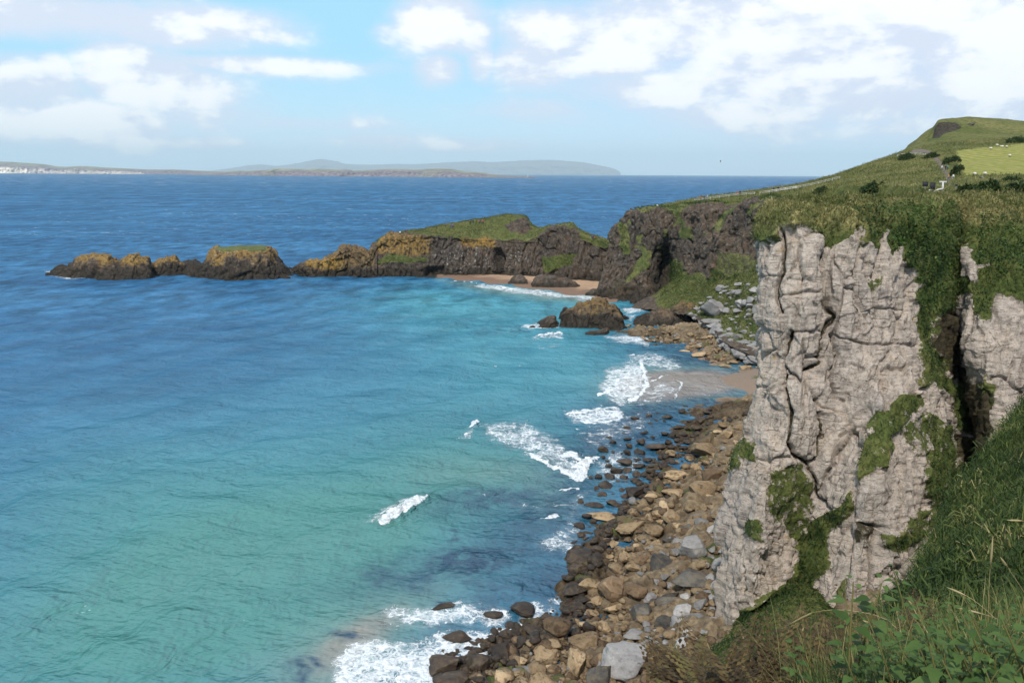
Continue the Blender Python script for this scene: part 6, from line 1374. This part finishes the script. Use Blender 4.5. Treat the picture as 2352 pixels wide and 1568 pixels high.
# ------------------------------------------------------------------ plants at the photographer's feet
def frond(rg, L, lean, az):
    """a bracken frond: arching rachis with two ranks of tapering leaflets, each cut into teeth"""
    V, Fq, r = [], [], []
    n = 26; t = np.linspace(0, 1, n)
    ang = lean * t ** 1.3 * 1.5
    dx = np.cumsum(np.sin(ang)) * L / n; dz = np.cumsum(np.cos(ang)) * L / n
    c, s = math.cos(az), math.sin(az)
    def W(x, y, z): return (x * c - y * s, x * s + y * c, z)
    tone = rg.uniform(.15, .85)
    for i in range(n - 1):
        w_ = .0045 * (1 - t[i] * .8); o = len(V)
        V += [W(dx[i], -w_, dz[i]), W(dx[i], w_, dz[i]), W(dx[i + 1], w_, dz[i + 1]), W(dx[i + 1], -w_, dz[i + 1])]; Fq.append([o, o + 1, o + 2, o + 3]); r += [min(1, tone + .25)] * 4
    for i in range(7, n):
        k = (t[i] - .25) / .75; ll = L * .30 * (1 - k) ** .8 * min(1, .4 + k * 4) + .008
        for sd in (-1, 1):
            m_ = max(3, int(ll / .026)); tw = rg.uniform(-.25, .25); fx = rg.uniform(.2, .45)
            for j in range(m_):
                u0, u1 = j / m_, (j + .8) / m_; hw = .021 * (1 - u0) ** .7 + .004
                dro = -.35 * ll * u0 ** 2
                x0, y0, z0 = dx[i] + u0 * ll * fx, sd * u0 * ll, dz[i] + dro + tw * u0 * ll * .4
                x1, y1, z1 = dx[i] + u1 * ll * fx, sd * u1 * ll, dz[i] - .35 * ll * u1 ** 2 + tw * u1 * ll * .4
                o = len(V)
                V += [W(x0, y0, z0), W(x1 + hw, y0 + sd * hw * .2, z0 - hw * .3), W(x1, y1, z1), W(x0 - hw * .7, y1, z1 - hw * .3)]; Fq.append([o, o + 1, o + 2, o + 3]); q = float(np.clip(tone + rg.normal() * .15 - .1 * u0, 0, 1)); r += [q] * 4
    return V, Fq, r
def join(parts_):
    V, Fq, r = [], [], []
    for a, b, c in parts_:
        o = len(V); V += a; Fq += [[i + o for i in f] for f in b]; r += c
    return np.array(V), np.array(Fq), np.array(r)
def bracken_proto(sd):
    rg = np.random.default_rng(sd); ps = []
    for k in range(rg.integers(4, 7)): ps.append(frond(rg, rg.uniform(.45, .85), rg.uniform(.35, 1.0), rg.uniform(0, 6.28)))
    V, Fq, r = join(ps); return mesh_np('bracken_fern', V, Fq, M['bracken'], dict(rnd=r), smooth=False)
def leafshape(rg, base, dirv, upv, L, tone):
    d = dirv / np.linalg.norm(dirv); s = np.cross(d, upv); s /= np.linalg.norm(s) + 1e-9; n_ = np.cross(s, d)
    prof = [(0, .0), (.06, .22), (.20, .34), (.38, .32), (.56, .25), (.74, .16), (.90, .07), (1, 0)]
    V, Fq, r = [], [], []; dr = rg.uniform(.15, .5)
    mids = [base + d * L * a - np.array([0, 0, 1]) * L * dr * a * a for a, _ in prof]
    for i, (a, w_) in enumerate(prof):
        z = .10 * L * w_ / .3
        tooth = 1 + (.10 if i % 2 else -.06)
        V += [mids[i], mids[i] + s * L * w_ * tooth + n_ * z, mids[i] - s * L * w_ * tooth + n_ * z]
    for i in range(len(prof) - 1):
        a, b = i * 3, i * 3 + 3
        Fq += [[a, a + 1, b + 1, b], [a, b, b + 2, a + 2]]
    return [tuple(v) for v in V], Fq, [tone] * len(V)
def nettle_proto(sd):
    rg = np.random.default_rng(sd); ps = []; stems = []
    for st_ in range(rg.integers(2, 4)):
        H = rg.uniform(.45, .85); bx, by = rg.normal(size=2) * .10; lx, ly = rg.normal(size=2) * .15
        pt = lambda t_: np.array([bx + lx * t_ * t_, by + ly * t_ * t_, H * t_])
        n = int(H / .052)
        v, f = tube([pt(t_) for t_ in np.linspace(0, 1, 7)], [.005, .005, .0045, .004, .0035, .003, .002], 5); stems.append((v, f))
        for i in range(2, n + 1):
            t_ = i / n; L = (.074 * (1 - .40 * t_ ** 3)) * rg.uniform(.8, 1.15) * (1 if i < n else .5); a0 = (i % 2) * 1.57 + rg.normal() * .25
            for k in (0, 1):
                a = a0 + k * math.pi; dv = np.array([math.cos(a), math.sin(a), rg.uniform(-.1, .35)])
                ps.append(leafshape(rg, pt(t_) + dv * .02, dv, np.array([0, 0, 1.]), L, float(np.clip(.3 + .45 * t_ + rg.normal() * .15, 0, 1))))
    return join(ps), stems
def stack(parts_):
    V = np.concatenate([p[0] for p in parts_]); F4, F3, o = [], [], 0
    for v, f in parts_: F4.append(f[0] + o); F3.append(f[1] + o); o += len(v)
    return V, [np.concatenate(F4), np.concatenate(F3)]
def clump_proto(sd, n, L, dryp, wd=.0032, lean=(.15, .9)):
    rg = np.random.default_rng(sd); V, Fq, r = [], [], []
    for k in range(n):
        a = rg.uniform(0, 6.28); l = L * rg.uniform(.55, 1.15); le = rg.uniform(*lean); b = rg.normal(size=2) * .05
        dry_ = rg.random() < dryp; tone = rg.uniform(.82, 1) if dry_ else float(np.clip(.5 + rg.normal() * .18, 0, .8))
        m_ = 6; t = np.linspace(0, 1, m_ + 1); an = le * t ** 1.2 * 1.7
        x = np.concatenate([[0], np.cumsum(np.sin(an[1:]))]) * l / m_; z = np.concatenate([[0], np.cumsum(np.cos(an[1:]))]) * l / m_
        c, s = math.cos(a), math.sin(a); w_ = wd * rg.uniform(.7, 1.4)
        o = len(V)
        for i in range(m_ + 1):
            ww = w_ * (1 - t[i] ** 2.2 * .95)
            V += [(b[0] + x[i] * c + ww * s, b[1] + x[i] * s - ww * c, z[i]), (b[0] + x[i] * c - ww * s, b[1] + x[i] * s + ww * c, z[i])]; r += [tone, tone]
        for i in range(m_): Fq.append([o + 2 * i, o + 2 * i + 1, o + 2 * i + 3, o + 2 * i + 2])
    return np.array(V), np.array(Fq), np.array(r)
def near_ground(x, y):
    P = SLOPE[0].reshape(-1, 3); k = np.argmin((P[:, 0] - x) ** 2 + (P[:, 1] - y) ** 2); return P[k].copy()
def root_at(px_, Y):      # point of the near slope Y metres out, on the vertical plane through that picture column
    x = Y
    d = ray(px_, 1350); g = near_ground(d[0] / d[1] * Y, Y); return g
rgp = random.Random(21)
brp = [bracken_proto(900 + k) for k in range(5)]
for i in range(64):
    px_ = rgp.uniform(1560, 2130); Y = rgp.uniform(3.6, 6.2) + max(0, (px_ - 1900) / 230.) * .8
    g = root_at(px_, Y); top = proj(g + np.array([0, 0, .65]))[1]
    o = bpy.data.objects.new('bracken_fern', brp[i % 5]); COL.objects.link(o); o.location = g - np.array([0, 0, .05]); o.rotation_euler = (rgp.uniform(-.12, .12), rgp.uniform(-.12, .12), rgp.uniform(0, 6.28)); k = rgp.uniform(.75, 1.15) * (.8 if px_ < 1560 else 1); o.scale = (k, k, k)
    tag(o, 'browning bracken fern on the bank at the bottom of the picture', 'fern', 'browning bracken along the bottom edge', 'thing')
ntp = []
for k in range(5):
    (V, Fq, r), st_ = nettle_proto(950 + k); sv, sf = stack(st_); ntp.append((mesh_np('foliage', V, Fq, M['nettle'], dict(rnd=r), smooth=True), mesh_np('stem', sv, sf, M['bracken'], dict(rnd=np.full(len(sv), .9)))))
def nettle(px_, Y, k, s, lab, grp):
    g = root_at(px_, Y); r = empty('nettle', g - np.array([0, 0, .04]), lab, 'nettle', grp, rgp.uniform(0, 6.28)); r.scale = (s, s, s)
    link(bpy.data.objects.new('stem', ntp[k][1]), r); link(bpy.data.objects.new('foliage', ntp[k][0]), r)
NL = 'leafy green nettle in the tangle at the lower right corner'; NG = 'nettles in the lower right corner'
def nettle_to(px_, tp, Y, k, lab):
    H = max(v.co.z for v in ntp[k][0].vertices); best = None
    for Y_ in np.arange(2.4, 9, .15):
        s_ = float((at(px_, tp, Y_)[2] - root_at(px_, Y_)[2] + .04) / H)
        if best is None or abs(s_ - 1.15) < abs(best[0] - 1.15): best = (s_, Y_)
    nettle(px_, best[1], k, best[0], lab, None)
    r = [o for o in COL.objects if o.get('label') == lab][0]; v = max(ntp[k][0].vertices, key=lambda v: v.co.z).co; r.rotation_euler = (0, 0, 0)
    t = at(px_, tp, best[1]); gx0, gy0 = t[0] - best[0] * v.x, t[1] - best[0] * v.y; g = near_ground(gx0, gy0); s_ = (t[2] - g[2] + .04) / v.z
    r.location = (gx0, gy0, g[2] - .04); r.scale = (best[0], best[0], s_)
nettle_to(2022, 1318, 3.3, 0, 'tallest nettle, its top standing against the foot of the white cliff')
nettle_to(2085, 1385, 3.2, 2, 'second tallest nettle, just right of the one against the white cliff')
nettle_to(2180, 1380, 3.0, 3, 'tall nettle standing against the dark grass slope, left of the upright stalk')
for i in range(96):
    px_ = 1960 + 440 * rgp.random() ** .8; Y = rgp.uniform(2.5, 5.0); nettle(px_, Y, rgp.randrange(5), rgp.uniform(.6, .95), NL, NG)
for i in range(18):
    px_ = 1985 + 400 * rgp.random(); Y = rgp.uniform(2.1, 3.4); tp = 1330 + abs(rgp.gauss(0, 70)) + .12 * max(0, 2200 - px_)
    g0 = root_at(px_, Y); nettle(px_, Y, i % 5, float(np.clip((at(px_, tp, Y)[2] - g0[2]) / .72, .5, .95)), 'big nettle with broad leaves at the very front of the lower right corner', 'broad-leaved nettles closest to the camera')
clp = [mesh_np('grass_clump', *clump_proto(980 + k, 90, rgp.uniform(.45, .7), .25)[:2], M['blades'], dict(rnd=clump_proto(980 + k, 90, .5, .25)[2]), smooth=False) for k in range(5)]
clpd = [mesh_np('grass_clump', *clump_proto(990 + k, 80, .5, .12)[:2], M['darkblades'], dict(rnd=clump_proto(990 + k, 80, .5, .12)[2]), smooth=False) for k in range(3)]
for i in range(120):
    px_ = rgp.uniform(1900, 2420); Y = rgp.uniform(2.6, 7.5); g = root_at(px_, Y)
    o = bpy.data.objects.new('grass_clump', (clp + clpd)[i % 8]); COL.objects.link(o); o.location = g - np.array([0, 0, .04]); o.rotation_euler = (rgp.uniform(-.2, .2), rgp.uniform(-.2, .2), rgp.uniform(0, 6.28)); k = rgp.uniform(.7, 1.2); o.scale = (k, k, k)
    tag(o, 'clump of long green and straw grass among the nettles', 'grass clump', 'long grass clumps among the nettles', 'thing')
# tall dry stalks with seed heads
def stalk(pts, label, rad=.0022, head=True):
    P0 = np.array(pts[0]); pts = [np.array(p) - P0 for p in pts]
    C = lattice([[p, p + 1e-6] for p in pts], 14, 2)[:, 0]
    r = empty('grass_stalk', P0, label, 'grass stalk')
    v, f = tube(list(C), np.linspace(rad, rad * .5, 14), 5); obj_np('stem', v, f, M['straw'], dict(rnd=np.random.rand(len(v))), parent=r)
    if head:
        a, b = C[-4], C[-1] + (C[-1] - C[-2]) * .6
        v, f = tube([a, a * .66 + b * .34, a * .33 + b * .67, b], [rad * .8, rad * 2.6, rad * 2.2, rad * .4], 6); obj_np('seed_head', v, f, M['straw'], dict(rnd=np.random.rand(len(v))), parent=r)
st = lambda *q: [at(*x) for x in q]
stalk(st((2260,1600,4.0),(2268,1460,4.0),(2272,1340,4.0),(2280,1240,4.0)), 'tall upright green-gold stalk rising over the dark slope')
stalk(st((2140,1590,3.4),(2060,1440,3.5),(1960,1402,3.6),(1870,1405,3.7),(1815,1432,3.8)), 'long straw stalk arching left across the white cliff foot')
stalk(st((2470,1260,3.6),(2400,1205,3.6),(2318,1194,3.6)), 'pale stalk poking in from the right edge, head pointing left')
stalk(st((2390,1420,3.8),(2340,1340,3.8),(2300,1282,3.8)), 'slanting stalk with a pale tip near the right edge')
stalk(st((2060,1590,3.6),(2020,1480,3.6),(2010,1440,3.6),(1985,1425,3.6)), 'short straw stalk nodding over the bracken')
stalk(st((1850,1600,4.6),(1842,1540,4.6),(1838,1470,4.6),(1846,1440,4.6)), 'thin brown stalk standing up out of the bracken')
stalk(st((1660,1600,5.2),(1640,1520,5.2),(1625,1478,5.2)), 'reddish dry stalk at the left end of the bracken')
stalk(st((1745,1600,5.0),(1722,1510,5.0),(1704,1455,5.0)), 'bent dry stalk above the middle of the bracken')
stalk(st((2200,1600,3.2),(2140,1470,3.2),(2100,1400,3.3),(2088,1380,3.3)), 'straw stalk leaning left in front of the nettles')
stalk(st((2330,1600,3.3),(2250,1510,3.3),(2190,1470,3.3)), 'straw stalk leaning low over the nettle leaves')
stalk(st((2352,1560,3.5),(2310,1450,3.5),(2240,1380,3.6),(2180,1350,3.7)), 'long gold stalk sweeping up to the left over the grass')
stalk(st((2420,1560,3.6),(2370,1470,3.6),(2290,1420,3.7),(2200,1395,3.8)), 'gold stalk lying low from the right edge toward the nettles')
